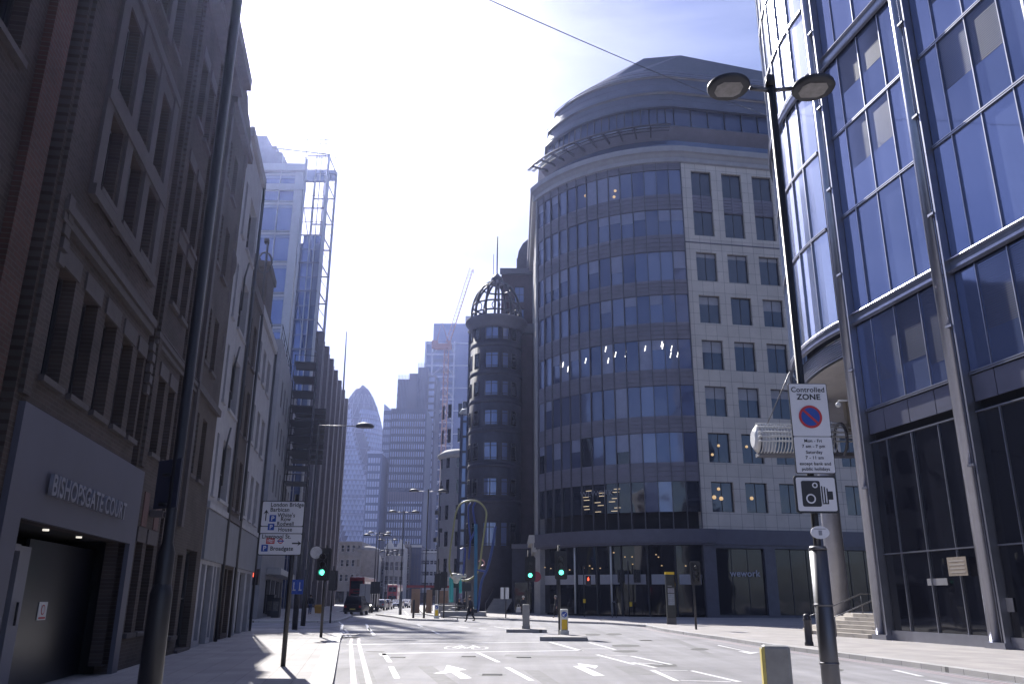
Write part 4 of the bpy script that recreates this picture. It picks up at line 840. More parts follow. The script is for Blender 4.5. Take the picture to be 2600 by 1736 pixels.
for i in range(7):
    a0, a1 = AMAX * i / 7, AMAX * (i + 1) / 7; c_ = MB(); aseg(c_, a0 + .3, a1 - .3, cr_ - .5, cr_ - .7, .3, 6.5, n=2); wo = c_.build('shop_window', gl, CB)
    c_ = MB(); aseg(c_, a0 - .15, a0 + .3, cr_ - .35, cr_ - .7, 0, 6.55); c_.build('shop_mullion', darkm, wo)
    for j in range(3):
        q = rnd.uniform(a0 + 1, a1 - 1); x, y = cp(q, cr_ - .48); c_ = MB(); c_.lathe((x, y, rnd.uniform(4.2, 6.0)), [(.03, -.05), (.09, 0), (.03, .05)], 8); c_.build('ceiling_lamp', warm, wo)
    c_ = MB(); aseg(c_, a0 + .9, a1 - .9, cr_ - .46, cr_ - .49, 3.0, 3.9, n=2); c_.build('frosted_strip', mat('frosted', (.33, .33, .37), .6, var=.05), wo)
for a in (30, 44): c_ = MB(); x, y = cp(a, cr_ - .2); c_.tube([(x, y, .3), (x, y, 6.5)], .09); c_.build('white_mast', whitep, CB)
c_ = MB(); aseg(c_, AMAX - 1, AMAX + 3, cr_ + .1, cr_ - .9, 0, 6.55); aseg(c_, AMAX, AMAX + 1.5, cr_ + .1, cr_ - .9, 8.0, 46.6); c_.build('corner_pier', concrete, CB)
# stone wing
FS = F(18.0, 78.62, .9874, .158)
stone = brick('pale_wing_stone', (.54, .505, .48), (.49, .465, .445), (.2, .19, .19), (.9874, .158), 1.18, 1.18, .018, 0, .7, var=.08)
us = [1.15, 4.6, 8.1, 11.55, 15.0, 18.5]
ops = [(u, u + 2.25, a, b) for u in us for a, b in wz[:6]] + [(u, u + 2.25, 38.2, 45.8) for u in us]
shop = [(1.2, 6.0, .3, 6.3), (7.1, 12.0, .3, 6.3), (13.1, 18.0, .3, 6.3)]
m = MB(); facade(m, FS, 0, 24, 6.6, 46.6, ops, .35); shell(m, FS, 0, 24, 6.6, 48.3, 22); m.build('stone_wall', stone, CB)
m = MB(); facade(m, FS, 0, 24, 0, 6.6, shop, .35); shell(m, FS, 0, 24, 0, 6.59, 22); m.build('granite_base', mat('granite_base', (.10, .10, .13), .45, var=.15, scale=2), CB)
gA, gB = glass('wing_glass', (.035, .045, .07), .05, .1, 1.8, .15), blind
for o in ops:
    if o[3] - o[2] > 5:
        window(FS, (o[0], o[1], 38.2, 41.1), CB, frame_d, gA, .35, 2, 1, .07, .06); window(FS, (o[0], o[1], 43.0, 45.8), CB, frame_d, gA, .35, 2, 1, .07, .06)
        c_ = MB(); c_.fbox(FS, o[0], o[1], -.36, -.2, 41.1, 43.0)
        for j in range(5): c_.fbox(FS, o[0], o[1], -.2, -.14, 41.2 + j * .36, 41.32 + j * .36)
        c_.fbox(FS, o[0] + 1.05, o[0] + 1.2, -.2, -.1, 41.1, 43.0); c_.build('louvred_spandrel', spm, CB)
    else: window(FS, o, CB, frame_d, gA, .35, 2, 1, .07, .06, blind=(blind, rnd.choice([.3, .4, .45, .15])) if o[2] > 18 and rnd.random() < .8 else None)
for o in shop: window(FS, o, CB, frame_d, gl, .35, 3, 1, .08, .05, name='shop_window')
c_ = MB(); c_.fbox(FS, 0, 24, .001, .12, 6.6, 8.0); c_.build('fascia', band, CB); c_ = MB(); c_.fbox(FS, 0, 24, .001, .05, 37.3, 37.42); c_.build('string_course', band, CB)
for u, z, r_ in ((2.0, 11.8, .16), (1.5, 11.0, .2), (2.2, 10.9, .2), (5.3, 11.0, .18), (2.3, 16.0, .14), (1.6, 15.1, .14), (5.2, 16.0, .14)):
    c_ = MB(); p = FS.p(u, -.28, z); c_.lathe(p, [(r_ * math.sin(q), -r_ * math.cos(q)) for q in [math.pi * k / 6 for k in range(1, 6)]], 10); c_.build('globe_lamp', warm, CB)
for a, z in ((24, 44.0), (24.5, 43.3), (36, 44.3)):
    c_ = MB(); x, y = cp(a, cr_ - .06); c_.lathe((x, y, z), [(.16 * math.sin(q), -.16 * math.cos(q)) for q in [math.pi * k / 6 for k in range(1, 6)]], 10); c_.build('globe_lamp', warm, CB)
text('wework', 'lettering', mat('white_letters', (.42, .42, .5), .5, var=0), CB, FS.p(4.0, -.2, 3.75), (.9874, .158, 0), size=.85, bold=.012)
text('WEWORK', 'lettering', mat('faint_letters', (.20, .2, .24), .5, var=0), CB, (*cp(34, cr_ + .16), 11.3), (math.cos(R(34)), -math.sin(R(34)), 0), size=.75)
c_ = MB()
for j in range(16): 
    a = 28 + (j % 3) * 5.2 + rnd.uniform(0, 2); z = 9.8 + (j // 2) * .3; x, y = cp(a, cr_ - .07); x2, y2 = cp(a - 2.2, cr_ - .07); c_.tube([(x, y, z), (x2, y2, z)], .025, 4)
c_.build('shelf_lights', mat('dim_warm_strip', (.8, .62, .4), .5, var=0, emit=.5), CB)
# cornice on both, following the outline
def outline(inset, amax=64, n=20, straight=24):
    pts = [cp(amax * (1 - i / n), cr_ - inset) for i in range(n + 1)]
    x, y = cp(0, cr_ - inset); pts.append((x + straight * .9874, y + straight * .158)); return [(pts[0][0] + .1, 121.0)] + pts
def ringband(mb, i0, z0, i1, z1, mi=0, amax0=64, amax1=None, smooth=False):
    A_, B_ = outline(i0, amax0), outline(i1, amax1 or amax0)
    for k in range(len(A_) - 1):
        mb.poly([(*A_[k], z0), (*A_[k + 1], z0), (*B_[k + 1], z1), (*B_[k], z1)], mi, smooth)
pc = mat('pale_cornice', (.30, .30, .33), .6, var=.1)
c_ = MB()
for a, b, c, d in [(0, 46.6, -.25, 46.7), (-.25, 46.7, -.3, 47.1), (-.3, 47.1, -.15, 47.15), (-.15, 47.15, -.45, 47.6), (-.45, 47.6, -.7, 47.7), (-.7, 47.7, -.75, 48.3), (-.75, 48.3, 2.5, 48.4)]: ringband(c_, a, b, c, d)
c_.build('main_cornice', pc, CB)
dg = mat('dome_cladding', (.12, .13, .175), .5, .2, var=.12, scale=.4); ag = [glass('attic_glass', (.07, .09, .16), .06, .3, 1.9, .12)]
levels = [('lower_attic_wall', 1.6, 48.4, 1.4, 50.2, ag), ('attic_soffit', 1.4, 50.2, .4, 51.4, [spm]), ('attic_ledge', .4, 51.4, .9, 51.8, [dg]), ('attic_glazing', 1.6, 51.8, 1.8, 54.5, ag), ('dome_band', 1.3, 54.5, 2.0, 56.6, [dg]), ('dome_band', 1.7, 56.7, 3.0, 59.4, [dg]), ('dome_band', 2.7, 59.5, 5.2, 62.1, [dg])]
for nm, a, b, c, d, mm in levels:
    c_ = MB(); ringband(c_, a, b, c, d)
    if nm in ('dome_band', 'attic_ledge'): ringband(c_, a - .0, b, a + 1.6, b)
    if nm == 'dome_band': ringband(c_, a - .12, b + .0, a - .12, b + .12); ringband(c_, (a + c) / 2 - .05, (b + d) / 2, (a + c) / 2 - .08, (b + d) / 2 + .08)
    c_.build(nm, mm, CB)
for i in range(18):
    a = 62 * i / 18; c_ = MB(); x, y = cp(a, cr_ - 1.5); c_.tube([(x, y, 51.8), (*cp(a, cr_ - 1.75), 54.5)], .06, 6); c_.build('attic_mullion', darkm, CB)
for i in range(1, 12):
    x, y = cp(0, cr_ - 1.5); x += i * 2 * .9874; y += i * 2 * .158; c_ = MB(); c_.tube([(x, y, 51.8), (x, y + .2, 54.5)], .06, 6); c_.tube([(x, y, 48.4), (x, y + .1, 50.2)], .06, 6); c_.build('attic_mullion', darkm, CB)
c_ = MB(); top = outline(5.2)[1:]; z_ = 62.1
crown = [(12.5, 89.0, 64.2), (16.0, 86, 65.3), (20.5, 85.6, 65.5), (33, 88.5, 65.0), (42, 92, 62.9)]
idx = [0, 6, 11, 16, 20, 21]
tp3 = [(*top[i], z_) for i in idx]
for k in range(5): c_.poly([tp3[k], tp3[k + 1], crown[min(k, 4)]]); 
for k in range(4): c_.poly([tp3[k + 1], crown[k + 1], crown[k]])
for a, b in zip(range(0, 21), range(1, 22)): pass
c_.poly([(12.5, 100, 59)] + [crown[0], crown[1], crown[2], crown[3], crown[4]] + [(44, 110, 59)]); c_.poly([tp3[0], crown[0], (12.5, 100, 59)])
c_.build('roof_crown', mat('pale_roof_sheet', (.17, .18, .22), .4, .4, var=.05), CB)
c_ = MB()
for i in range(20):
    c_.poly([(*top[i], z_), (*top[i + 1], z_), (24, 92, 61.9)])
c_.build('roof_deck', dg, CB)
# canopy of brackets and louvres round the attic
for i in range(10):
    a = 10 + i * 5.6; c_ = MB(); c_.hexa([cp(a - .3, cr_ - 1.2), cp(a + .3, cr_ - 1.2), cp(a + .25, cr_ + 1.1), cp(a - .25, cr_ + 1.1)], 50.5, 50.75); c_.build('canopy_bracket', darkm, CB)
for r_ in (1.1, .5, -.1):
    c_ = MB(); c_.tube([(*cp(62 * (1 - i / 20) + .1, cr_ + r_), 50.7) for i in range(20)], .12 if r_ > 1 else .07, 6); c_.build('canopy_rail', darkm, CB)
for i in range(10):
    a = 10.6 + i * 5.6; c_ = MB(); aseg(c_, a + .6, a + 4.2, cr_ + .45, cr_ + .0, 50.85, 50.9, n=2); aseg(c_, a + .6, a + 4.2, cr_ + 1.0, cr_ + .6, 50.85, 50.9, n=2); c_.build('canopy_glass', mat('canopy_glass', (.45, .5, .6), .2, .3, var=0), CB)
# sunlit flank along the street
x_, y_ = cp(AMAX + 1.5, cr_); FK = F(x_ + .18, 128.0, -.004, -1)
ww = 128.0 - y_
flank = mat('flank_stone', (.46, .44, .42), .75, var=.1)
ops = [(u, u + 1.7, a, b) for u in (2, 6, 10, 14, 18, 22, 26, 30, 34, 37.4) if u + 1.8 < ww for a, b in wz]
m = MB(); facade(m, FK, 0, ww, 8.0, 46.6, ops, .35); shell(m, FK, 0, ww, 0, 46.6, 12); m.build('flank_wall', flank, CB)
for o in ops[-56:]: window(FK, o, CB, frame_d, gl, .35, 1, 1, .08, .05)
c_ = MB(); c_.fbox(FK, 0, ww + .2, .0, .9, 7.2, 8.0); c_.fbox(FK, 0, ww + .1, .0, .5, 6.3, 7.2); c_.fbox(FK, 0, ww, .0, .5, 46.6, 48.0); c_.build('flank_cornice', flank, CB)
for u in range(0, int(ww), 4): c_ = MB(); c_.fbox(FK, u, u + 1.2, -.4, .15, 0, 6.3); c_.build('flank_pier', flank, CB)
# ================================================================ right glass building
FR = F(22.24, 0, -.19, 1, flip=True)
GB = thing('glass_building', 'huge blue glass building with silver columns and a curved corner, filling the right edge', 'building', base(FR, 32))
gb = [glass('facade_glass', (.19, .235, .41), .04, .5, 1.9, .05, .25), glass('facade_glass_b', (.14, .18, .33), .05, .45, 1.9, .06, .3)]
gdark = glass('lobby_glass', (.012, .013, .02), .04, .0, 1.7, .04)
gpan = mat('lilac_panel', (.14, .145, .20), .35, .3, var=.06)
slat = mat('inner_blind', (.045, .055, .10), .5, .0, var=.05)
LV = [(9.62, 13.45), (14.08, 18.78), (18.92, 22.98), (23.1, 26.85), (27.6, 31.5), (31.65, 35.6), (35.75, 39.7), (39.9, 45)]
cols_u = [35.55, 29.3, 23.15, 17.0, 10.85, 4.7, -1.4, -7.5]; PF = [0, .208, .5, .792, 1]
for bi, (ua, ub) in enumerate(zip(cols_u[1:], cols_u)):
    a, b = ua + .45, ub - .45; npn = 4
    for li, (z0, z1) in enumerate([(.5, 3.45), (3.5, 8.1)] + LV):
        c_ = MB()
        for i in range(npn):
            x0, x1 = a + (b - a) * PF[i], a + (b - a) * PF[i + 1]; c_.fquad(FR, x0, x1, 0, z0, z1, 0, .012)
        wo = c_.build('glazing', gdark if li < 2 else gb[(bi + li) % 2], GB)
        c_ = MB()
        for i in range(1, npn): x = a + (b - a) * PF[i]; c_.fbox(FR, x - .022, x + .022, -.02, .07, z0, z1)
        c_.build('mullion', silver, wo)
        if li in (2, 4, 5) and bi < 2:     # venetian blinds behind the glass show as fine slats
            c_ = MB(); i0 = 0 if li == 2 else 1
            for i in range(i0, 3 if li == 2 else 3):
                x0, x1 = a + (b - a) * PF[i] + .06, a + (b - a) * PF[i + 1] - .06; lo = z0 + (z1 - z0) * (rnd.uniform(.15, .4) if li == 2 else .45)
                zz = lo
                while zz < z1 - .1: c_.fbox(FR, x0, x1, .004, .012, zz, zz + .035); zz += .085
            c_.build('venetian_blind', slat, wo)
        # horizontal double transom
        c_ = MB()
        if z0 > 9 : c_.fbox(FR, a, b, -.02, .09, z0 - .13, z0 - .09); c_.fbox(FR, a, b, -.02, .09, z0 - .05, z0); c_.fbox(FR, a, b, -.03, .03, z0 - .09, z0 - .05)
        else: c_.fbox(FR, a, b, -.02, .09, z1, z1 + .05)
        c_.build('transom', silver, GB)
    c_ = MB(); c_.fbox(FR, a, b, -.3, -.25, 8.1, 8.6); c_.build('vent_slot', void, GB)
    c_ = MB()
    for i in range(npn): c_.fbox(FR, a + (b - a) * PF[i] + .02, a + (b - a) * PF[i + 1] - .02, -.02, .01 + .002 * i, 8.5, 9.45)
    c_.build('infill_panel', gpan, GB)
    c_ = MB(); c_.fbox(FR, a, b, -.1, .15, .12, .5); c_.build('plinth', silver, GB)
# deep rounded metal bands every third floor
def bandprof(z, h=.5):
    return [(.10, z), (.22, z + .03), (.24, z + .08), (.10, z + .1), (.07, z + h * .5), (.10, z + h - .1), (.24, z + h - .08), (.22, z + h - .03), (.10, z + h)]
CC = (31.0, 39.35); CRr = 16.0; PH0, PH1 = 190.8, 75.0
def fp(phi, r_): return (CC[0] + r_ * math.cos(R(phi)), CC[1] + r_ * math.sin(R(phi)))
for z, h in ((13.47, .58), (26.88, .7)):
    c_ = MB(); pr = bandprof(z, h); outl = [(lambda v, u=u: FR.p(u, v, 0)) for u in (-6, 10, 25, 36.0)] + [(lambda v, q=q: fp(q, CRr + v)) for q in [PH0 - (PH0 - PH1) * k / 30 for k in range(31)]]
    for A_, B_ in zip(outl, outl[1:]):
        for (v0, za), (v1, zb) in zip(pr, pr[1:]):
            p, q, r_, s_ = A_(v0), B_(v0), B_(v1), A_(v1); c_.poly([(p[0], p[1], za), (q[0], q[1], za), (r_[0], r_[1], zb), (s_[0], s_[1], zb)], 0, False)
    c_.build('metal_band', silver, GB)
for k, u in enumerate(cols_u):
    c_ = MB()
    c_.tube([FR.p(u + .18, .12, .3), FR.p(u + .18, .12, 47)], .27, 16); c_.fbox(FR, u - .42, u + .44, -.3, .08, .12, 47)
    c_.fbox(FR, u - .42, u - .34, .08, .34, .12, 47); c_.fbox(FR, u - .14, u - .09, .08, .22, .12, 47)
    c_.fbox(FR, u - .45, u + .48, -.3, .42, .12, .32); co = c_.build('column', silver, GB)
    for z in (6.2, 11.4, 16.0, 20.4, 24.9, 29.3): c_ = MB(); c_.fbox(FR, u - .33, u - .02, .1, .4, z, z + .09); c_.build('bracket', silver, co)
# curved corner
nph = 22
for k in range(nph):
    p0, p1 = PH0 - (PH0 - PH1) * k / nph, PH0 - (PH0 - PH1) * (k + 1) / nph
    if k > 15: 
        continue
    for li, (z0, z1) in enumerate(LV[1:]):
        c_ = MB()
        for j in range(2):
            q0, q1 = p0 + (p1 - p0) * j / 2, p0 + (p1 - p0) * (j + 1) / 2
            c_.poly([(*fp(q0, CRr), z0), (*fp(q1, CRr), z0), (*fp(q1, CRr), z1), (*fp(q0, CRr), z1)], 0, True)
        c_.build('curved_pane', glass('corner_glass', (.46, .50, .60), .14, .75, 1.9, .05, .25), GB)  # paler than the facade glass: reflected sun glare put into the colour
for k in range(17):
    q = PH0 - (PH0 - PH1) * k / nph
    if k == 0: continue
    c_ = MB(); d0, d1 = q - .12, q + .12; c_.hexa([fp(d0, CRr - .02), fp(d1, CRr - .02), fp(d1, CRr + .08), fp(d0, CRr + .08)], 14.05, 47); c_.build('mullion', silver, GB)
for z0, z1 in LV[2:]:
    c_ = MB()
    for k in range(26):
        q0, q1 = PH0 - (PH0 - PH1) * k / 30, PH0 - (PH0 - PH1) * (k + 1) / 30
        for za, zb, v in ((z0 - .13, z0 - .09, .1), (z0 - .05, z0, .1)): c_.hexa([fp(q0, CRr - .02), fp(q1, CRr - .02), fp(q1, CRr + v), fp(q0, CRr + v)], za, zb)
    c_.build('transom', silver, GB)
c_ = MB()       # louvred soffit ring, soffit and inner walls of the entrance
for j in range(9):
    z = 12.45 + j * .11
    for k in range(26):
        q0, q1 = PH0 - (PH0 - PH1) * k / 30, PH0 - (PH0 - PH1) * (k + 1) / 30; c_.hexa([fp(q0, CRr - .25 - j * .0), fp(q1, CRr - .25), fp(q1, CRr - .12), fp(q0, CRr - .12)], z, z + .045)
c_.build('louvre_ring', silver, GB)
c_ = MB(); c_.poly([(*fp(PH0 - (PH0 - PH1) * k / 30, CRr - .3), 12.42) for k in range(31)] + [(40, 36, 12.42), (*FR.p(36, -10, 0)[:2], 12.42)]); c_.poly([(*fp(PH0 - (PH0 - PH1) * k / 30, CRr - .35), 13.45) for k in range(31)] + [(40, 36, 13.45)]); c_.build('soffit', mat('pale_soffit', (.42, .40, .40), .6, var=.1), GB)
c_ = MB(); p = FR.p(35.9, -.3, 0); c_.poly([(p[0], p[1], 0), (26.5, 44.5, 0), (26.5, 44.5, 12.5), (p[0], p[1], 12.5)]); c_.poly([(26.5, 44.5, 0), (33, 60, 0), (33, 60, 12.5), (26.5, 44.5, 12.5)]); c_.build('entrance_wall', mat('entrance_dark_glass', (.03, .03, .035), .15, var=.3, scale=.5), GB)
c_ = MB(); c_.box(19.0, 21.5, 45.5, 45.9, 10.6, 12.4); c_.build('beige_wall_panel', mat('beige_panel', (.40, .36, .30), .6, var=.05), GB)
c_ = MB(); c_.tube([(17.35, 45.2, .1), (17.35, 45.2, 12.42)], .5, 24); c_.build('concrete_column', mat('polished_stone', (.36, .36, .40), .35, .2, var=.12, scale=1.5), GB)
c_ = MB()
for z in (-0,): c_.hexa([FR.p(36, -12, 0)[:2], FR.p(-6, -12, 0)[:2], FR.p(-6, -.5, 0)[:2], FR.p(36, -.5, 0)[:2]], .1, 47)
for u in ([0]): c_.hexa([fp(PH0 - (PH0 - PH1) * k / 12, CRr - .8) for k in range(13)] + [(45, 36)], 13.6, 47)
c_.build('interior', mat('interior_dark', (.05, .055, .08), .8, var=.2), GB)
nt_ = MB(); nt_.fbox(FR, 30.0, 30.95, .43, .45, 2.5, 3.15); nt_.build('wall_notice', mat('buff_notice', (.30, .25, .20), .6, var=.2, scale=9), GB)
for k in range(4): c_ = MB(); c_.fbox(FR, 30.1, 30.85, .45, .455, 2.6 + k * .13, 2.65 + k * .13); c_.build('notice_line', mat('notice_text', (.4, .36, .32), .6, var=0), GB)
c_ = MB(); c_.fbox(FR, 28.6, 29.0, .05, .08, 1.3, 1.75); c_.build('framed_notice', mat('dim_paper', (.25, .25, .27), .6, var=.1), GB)
c_ = MB(); c_.fbox(FR, 31.6, 32.7, .02, .04, 2.2, 2.45); c_.build('lit_desk_sign', mat('dim_paper', (.2, .2, .2)), GB)
cc = thing('cctv_camera', 'white dome security camera on a bracket halfway up the corner silver column', 'camera', FR.p(35.9, .4, 10)); c_ = MB(); c_.tube([FR.p(35.9, .3, 10.2), FR.p(36.1, .7, 10.2)], .03, 6); c_.build('bracket', whitep, cc); c_ = MB(); p = FR.p(36.1, .7, 10.0); c_.lathe(p, [(.04, -.1), (.09, -.06), (.11, 0), (.11, .08), (.04, .14)], 14); c_.build('dome', whitep, cc)
# steps and handrails
SP = thing('entrance_steps', 'pale stone steps rising under the curved corner of the glass building', 'steps', (15.8, 39, 0))
def stp(i): o = .42 * i; return [(14.95 + o, 36.3 + .1 * i), (14.2 + o, 41.0), (15.2 + o, 45.0), (18 + o, 49.5), (28, 49), (28, 36.6 + .1 * i)]
for i in range(6): c_ = MB(); c_.hexa(stp(i), .121 if i == 0 else .12 + i * .155 + .001, .12 + (i + 1) * .155); c_.build('step', mat('step_stone', (.36, .33, .30), .7, var=.12), SP)
for y in (38.3, 40.8):
    c_ = MB(); x = 14.3 + (.2 if y < 40 else 0); c_.tube([(x - .1, y, .12), (x - .1, y, .95), (x + .2, y, 1.05), (x + 2.4, y, 1.95), (x + 3.1, y, 1.95), (x + 3.1, y, 1.05)], .028, 8); c_.tube([(x + 2.4, y, 1.0), (x + 2.4, y, 1.95)], .022, 6); c_.build('handrail', steel, SP)
# louvred light gantry hung beside the corner
LG = thing('louvred_canopy', 'white barrel shaped louvred canopy hung on a cable beside the curved glass corner', 'canopy', (16.5, 46, 10.5))
y0 = 46.0; xa, xb, zc_ = 13.7, 21.0, 10.35; rr = .85
for k in range(24):
    x = xa + .35 + k * .18; c_ = MB() if k == 0 else c_; c_.tube([(x, y0 - rr * math.cos(q), zc_ + rr * math.sin(q)) for q in [math.pi * (-.45 + 1.0 * i / 10) for i in range(11)]], .028, 5)
c_.build('louvre_hoops', whitep, LG)
for q in (-.3, 0, .3, .7, 1.1):
    c_ = MB(); c_.tube([(xa + .1, y0 - rr * 1.02 * math.cos(q), zc_ + rr * 1.02 * math.sin(q)), (xb, y0 - rr * 1.02 * math.cos(q), zc_ + rr * 1.02 * math.sin(q))], .05, 6); c_.build('rail', whitep, LG)
c_ = MB(); c_.tube([(xa, y0, zc_), (xa + .25, y0, zc_)], [rr * .55, rr * .95], 20); c_.build('nose', whitep, LG)
for x in (xa + 2.6, xa + 5): c_ = MB(); c_.tube([(x, y0 - rr * 1.08 * math.cos(q), zc_ + rr * 1.08 * math.sin(q)) for q in [2 * math.pi * i / 16 for i in range(17)]], .09, 6); c_.build('ring', steel, LG)
c_ = MB(); c_.box(xa + .3, xb, y0 - .2, y0 + .7, zc_ - .95, zc_ - .75); c_.build('underside', mat('canopy_under', (.16, .16, .18), .6, var=.1), LG)
c_ = MB(); c_.tube([(xa + .9, y0, zc_ + rr), tuple(at(2022, 905, 44.0))], .03, 6); c_.build('support_cable', steel, LG)
# ================================================================ overhead wire
ow = MB(); p0, p1 = at(1962, 300, 42.5), at(700, -245, 14.0); pts = []
for i in range(15): t_ = i / 14; p = p0.lerp(p1, t_); pts.append((p.x, p.y, p.z - .25 * math.sin(math.pi * t_)))
ow.tube(pts, .016, 5); tag(ow.build('overhead_wire', darkm), 'thin dark wire slung across the sky from the left roofs to the glass corner', 'wire')
# ================================================================ lamps
def lamp_post(label, foot, h, arms, rot, group, base_r=.12, hd=(.30, .24), top_r=.05, sleeve=None, armlen=.55, armz=0):
    """arms: list of side signs; heads are flat ovals"""
    t = thing('street_lamp', label, 'street lamp', (foot[0], foot[1], foot[2] if len(foot) > 2 else .12), group)
    x, y, z = t['_loc']; ca, sa = math.cos(rot), math.sin(rot)
    c_ = MB(); c_.tube([(x, y, z), (x, y, z + 1.9), (x, y, z + 2.0), (x, y, h - .0)], [base_r, base_r, base_r * .62, top_r], 12); c_.tube([(x, y, h), (x, y, h + .15)], top_r * 1.25, 10); c_.build('pole', black, t)
    if sleeve: sleeve(t)
    for s_ in arms:
        px, py = x + s_ * armlen * ca, y + s_ * armlen * sa
        c_ = MB(); c_.tube([(x, y, h - .05), (px, py, h - .02 + armz)], .028, 8); c_.build('arm', steel, t)
        cx_, cy_ = x + s_ * (armlen + hd[0]) * ca, y + s_ * (armlen + hd[0]) * sa
        c_ = MB(); c_.lathe((0, 0, 0), [(.3, -.035), (.93, -.045), (1.0, -.01), (.97, .03), (.75, .075), (.3, .11), (.02, .12)], 28)
        def place(mb):
            mb.v = [(cx_ + (vx * hd[0] * ca - vy * hd[1] * sa), cy_ + (vx * hd[0] * sa + vy * hd[1] * ca), h + armz + vz * (hd[0] / .3)) for vx, vy, vz in mb.v]
        place(c_); hdo = c_.build('lamp_head', darkm, t)
        c_ = MB(); c_.hexa([(-.6, -.3), (-.35, -.58), (.4, -.6), (.62, -.25), (.6, .3), (.35, .58), (-.4, .6), (-.62, .25)], -.05, -.046); place(c_); c_.build('lens', mat('lamp_lens', (.20, .19, .19), .3, var=.3, scale=12), hdo)
    return t
def sleeveR(t):
    x, y, z = t['_loc']; c_ = MB()
    c_.tube([(x, y, z), (x, y, 2.12)], .092, 20); c_.tube([(x, y, 2.12), (x, y, 2.16)], [.098, .08], 20)
    for zz in (1.55, .98): c_.tube([(x, y, zz), (x, y, zz + .025)], .097, 20)
    c_.build('steel_sleeve', steel, t)
rl_ = lamp_post('twin headed street lamp with a wide steel sleeve, nearest at right, carrying the zone signs', (3.28, 9.0, .12), 7.85, (-1, 1), 0, 'twin arm street lamps', .062, (.27, .27), .05, sleeveR, .27)
near = lamp_post('tall dark street lamp column nearest on the left, its head out of view', (-3.46, 8.5, .12), 10.2, (1,), 0, 'street lamp columns on the left', .085, top_r=.062)
c_ = MB(); c_.tube([(-3.46, 8.5, .12), (-3.46, 8.5, 1.62), (-3.46, 8.5, 1.78)], [.118, .106, .07], 14); c_.build('base_casing', black, near)
sg = thing('traffic_sign', 'dark square sign seen from behind on the near left lamp column', 'sign', (-3.62, 8.4, 2.7)); c_ = MB(); qa, qb = at(399, 1210, 8.62), at(456, 1210, 8.4); c_.hexa([(qa.x, qa.y), (qb.x, qb.y), (qb.x, qb.y + .02), (qa.x, qa.y + .02)], 2.46, 2.96); c_.build('panel', mat('sign_back_dark', (.035, .04, .07), .5, var=.2), sg)
for z in (2.5, 2.8): c_ = MB(); c_.tube([(-3.6, 8.5, z), (-3.46, 8.5, z)], .02, 6); c_.build('bracket', black, sg)
lamp_post('single arm street lamp standing in shade on the left pavement before the glass tower', (gnd(770, 1594).x, gnd(770, 1594).y, .12), 11.3, (1,), R(8), 'street lamp columns on the left', .1, (.55, .3), .05, armlen=2.1)
for i, (px, py, Y, lab) in enumerate([(1088, 1246, 68, 'twin headed street lamp on the middle island, tallest of the far lamps'), (1026, 1299, 86, 'twin headed street lamp second along the median, in front of the grid tower'), (964, 1352, 112, 'twin headed street lamp, right one of the leftmost pair in the distant cluster'), (957, 1358, 100, 'twin headed street lamp, nearest of the distant cluster above the black cab'), (985, 1370, 132, 'twin headed street lamp low in the distant cluster over the twin gabled block'), (988, 1398, 160, 'small twin headed street lamp before the twin gabled block'), (1001, 1409, 185, 'smallest twin headed street lamp at the far end of the street')]):
    p = at(px, py, Y); lamp_post(lab, (p.x, Y, .05), p.z, (-1, 1), R(4), 'twin arm street lamps', .09, (.42, .2), .05, armlen=.75)
# camera mast beside the tallest far lamp
CM = thing('camera_mast', 'slim mast with small traffic cameras, just right of the tallest far lamp', 'mast', (at(1108, 1500, 72).x, 72, .1)); x, y, z = CM['_loc']
c_ = MB(); c_.tube([(x, y, z), (x, y, 10.6)], [.09, .06], 8); c_.build('pole', steel, CM)
for zz, dx in ((10.6, .15), (8.5, -.2), (7.0, .2), (6.2, -.25)): c_ = MB(); c_.box(x + dx - .14, x + dx + .14, y - .15, y + .1, zz, zz + .35); c_.build('camera', darkm, CM)
# ================================================================ signs on the right lamp
sw = mat('sign_white', (.70, .70, .76), .45, var=.04); sk = mat('sign_black', (.02, .02, .025), .5, var=0); sred = mat('sign_red', (.5, .03, .04), .5); sblue = mat('sign_blue', (.02, .07, .36), .5, var=.05); syel = mat('sign_yellow', (.75, .5, .03), .5, var=.08)
def rbox(mb, x0, x1, z0, z1, y0, y1, r_, mi=0):
    pts = []
    for cx_, cz_, q0 in ((x1 - r_, z1 - r_, 0), (x0 + r_, z1 - r_, 90), (x0 + r_, z0 + r_, 180), (x1 - r_, z0 + r_, 270)):
        for k in range(5): q = R(q0 + k * 22.5); pts.append((cx_ + r_ * math.cos(q), cz_ + r_ * math.sin(q)))
    mb.poly([(a, y0, b) for a, b in pts], mi); mb.poly([(a, y1, b) for a, b in pts[::-1]], mi)
    for a, b in zip(pts, pts[1:] + pts[:1]): mb.poly([(a[0], y0, a[1]), (b[0], y0, b[1]), (b[0], y1, b[1]), (a[0], y1, a[1])], mi)
Ys = 8.88; X0, X1 = 3.095, 3.51
def zp(py, Y=Ys): return at(2060, py, Y).z
ZT, ZM, ZB = zp(975), zp(1108), zp(1200)
cz = thing('parking_sign', 'white sign reading Controlled ZONE with a blue and red no waiting disc', 'sign', (3.3, Ys, ZB))
c_ = MB(); rbox(c_, X0 - .008, X1 + .008, ZB - .008, ZT + .008, Ys, Ys + .012, .02, 0); c_.build('backing', sk, cz)
c_ = MB(); rbox(c_, X0, X1, ZM + .004, ZT, Ys - .004, Ys - .0005, .015); rbox(c_, X0, X1, ZB, ZM - .004, Ys - .004, Ys - .0005, .015); c_.build('face', sw, cz)
xm = (X0 + X1) / 2; hu = (ZT - ZM)
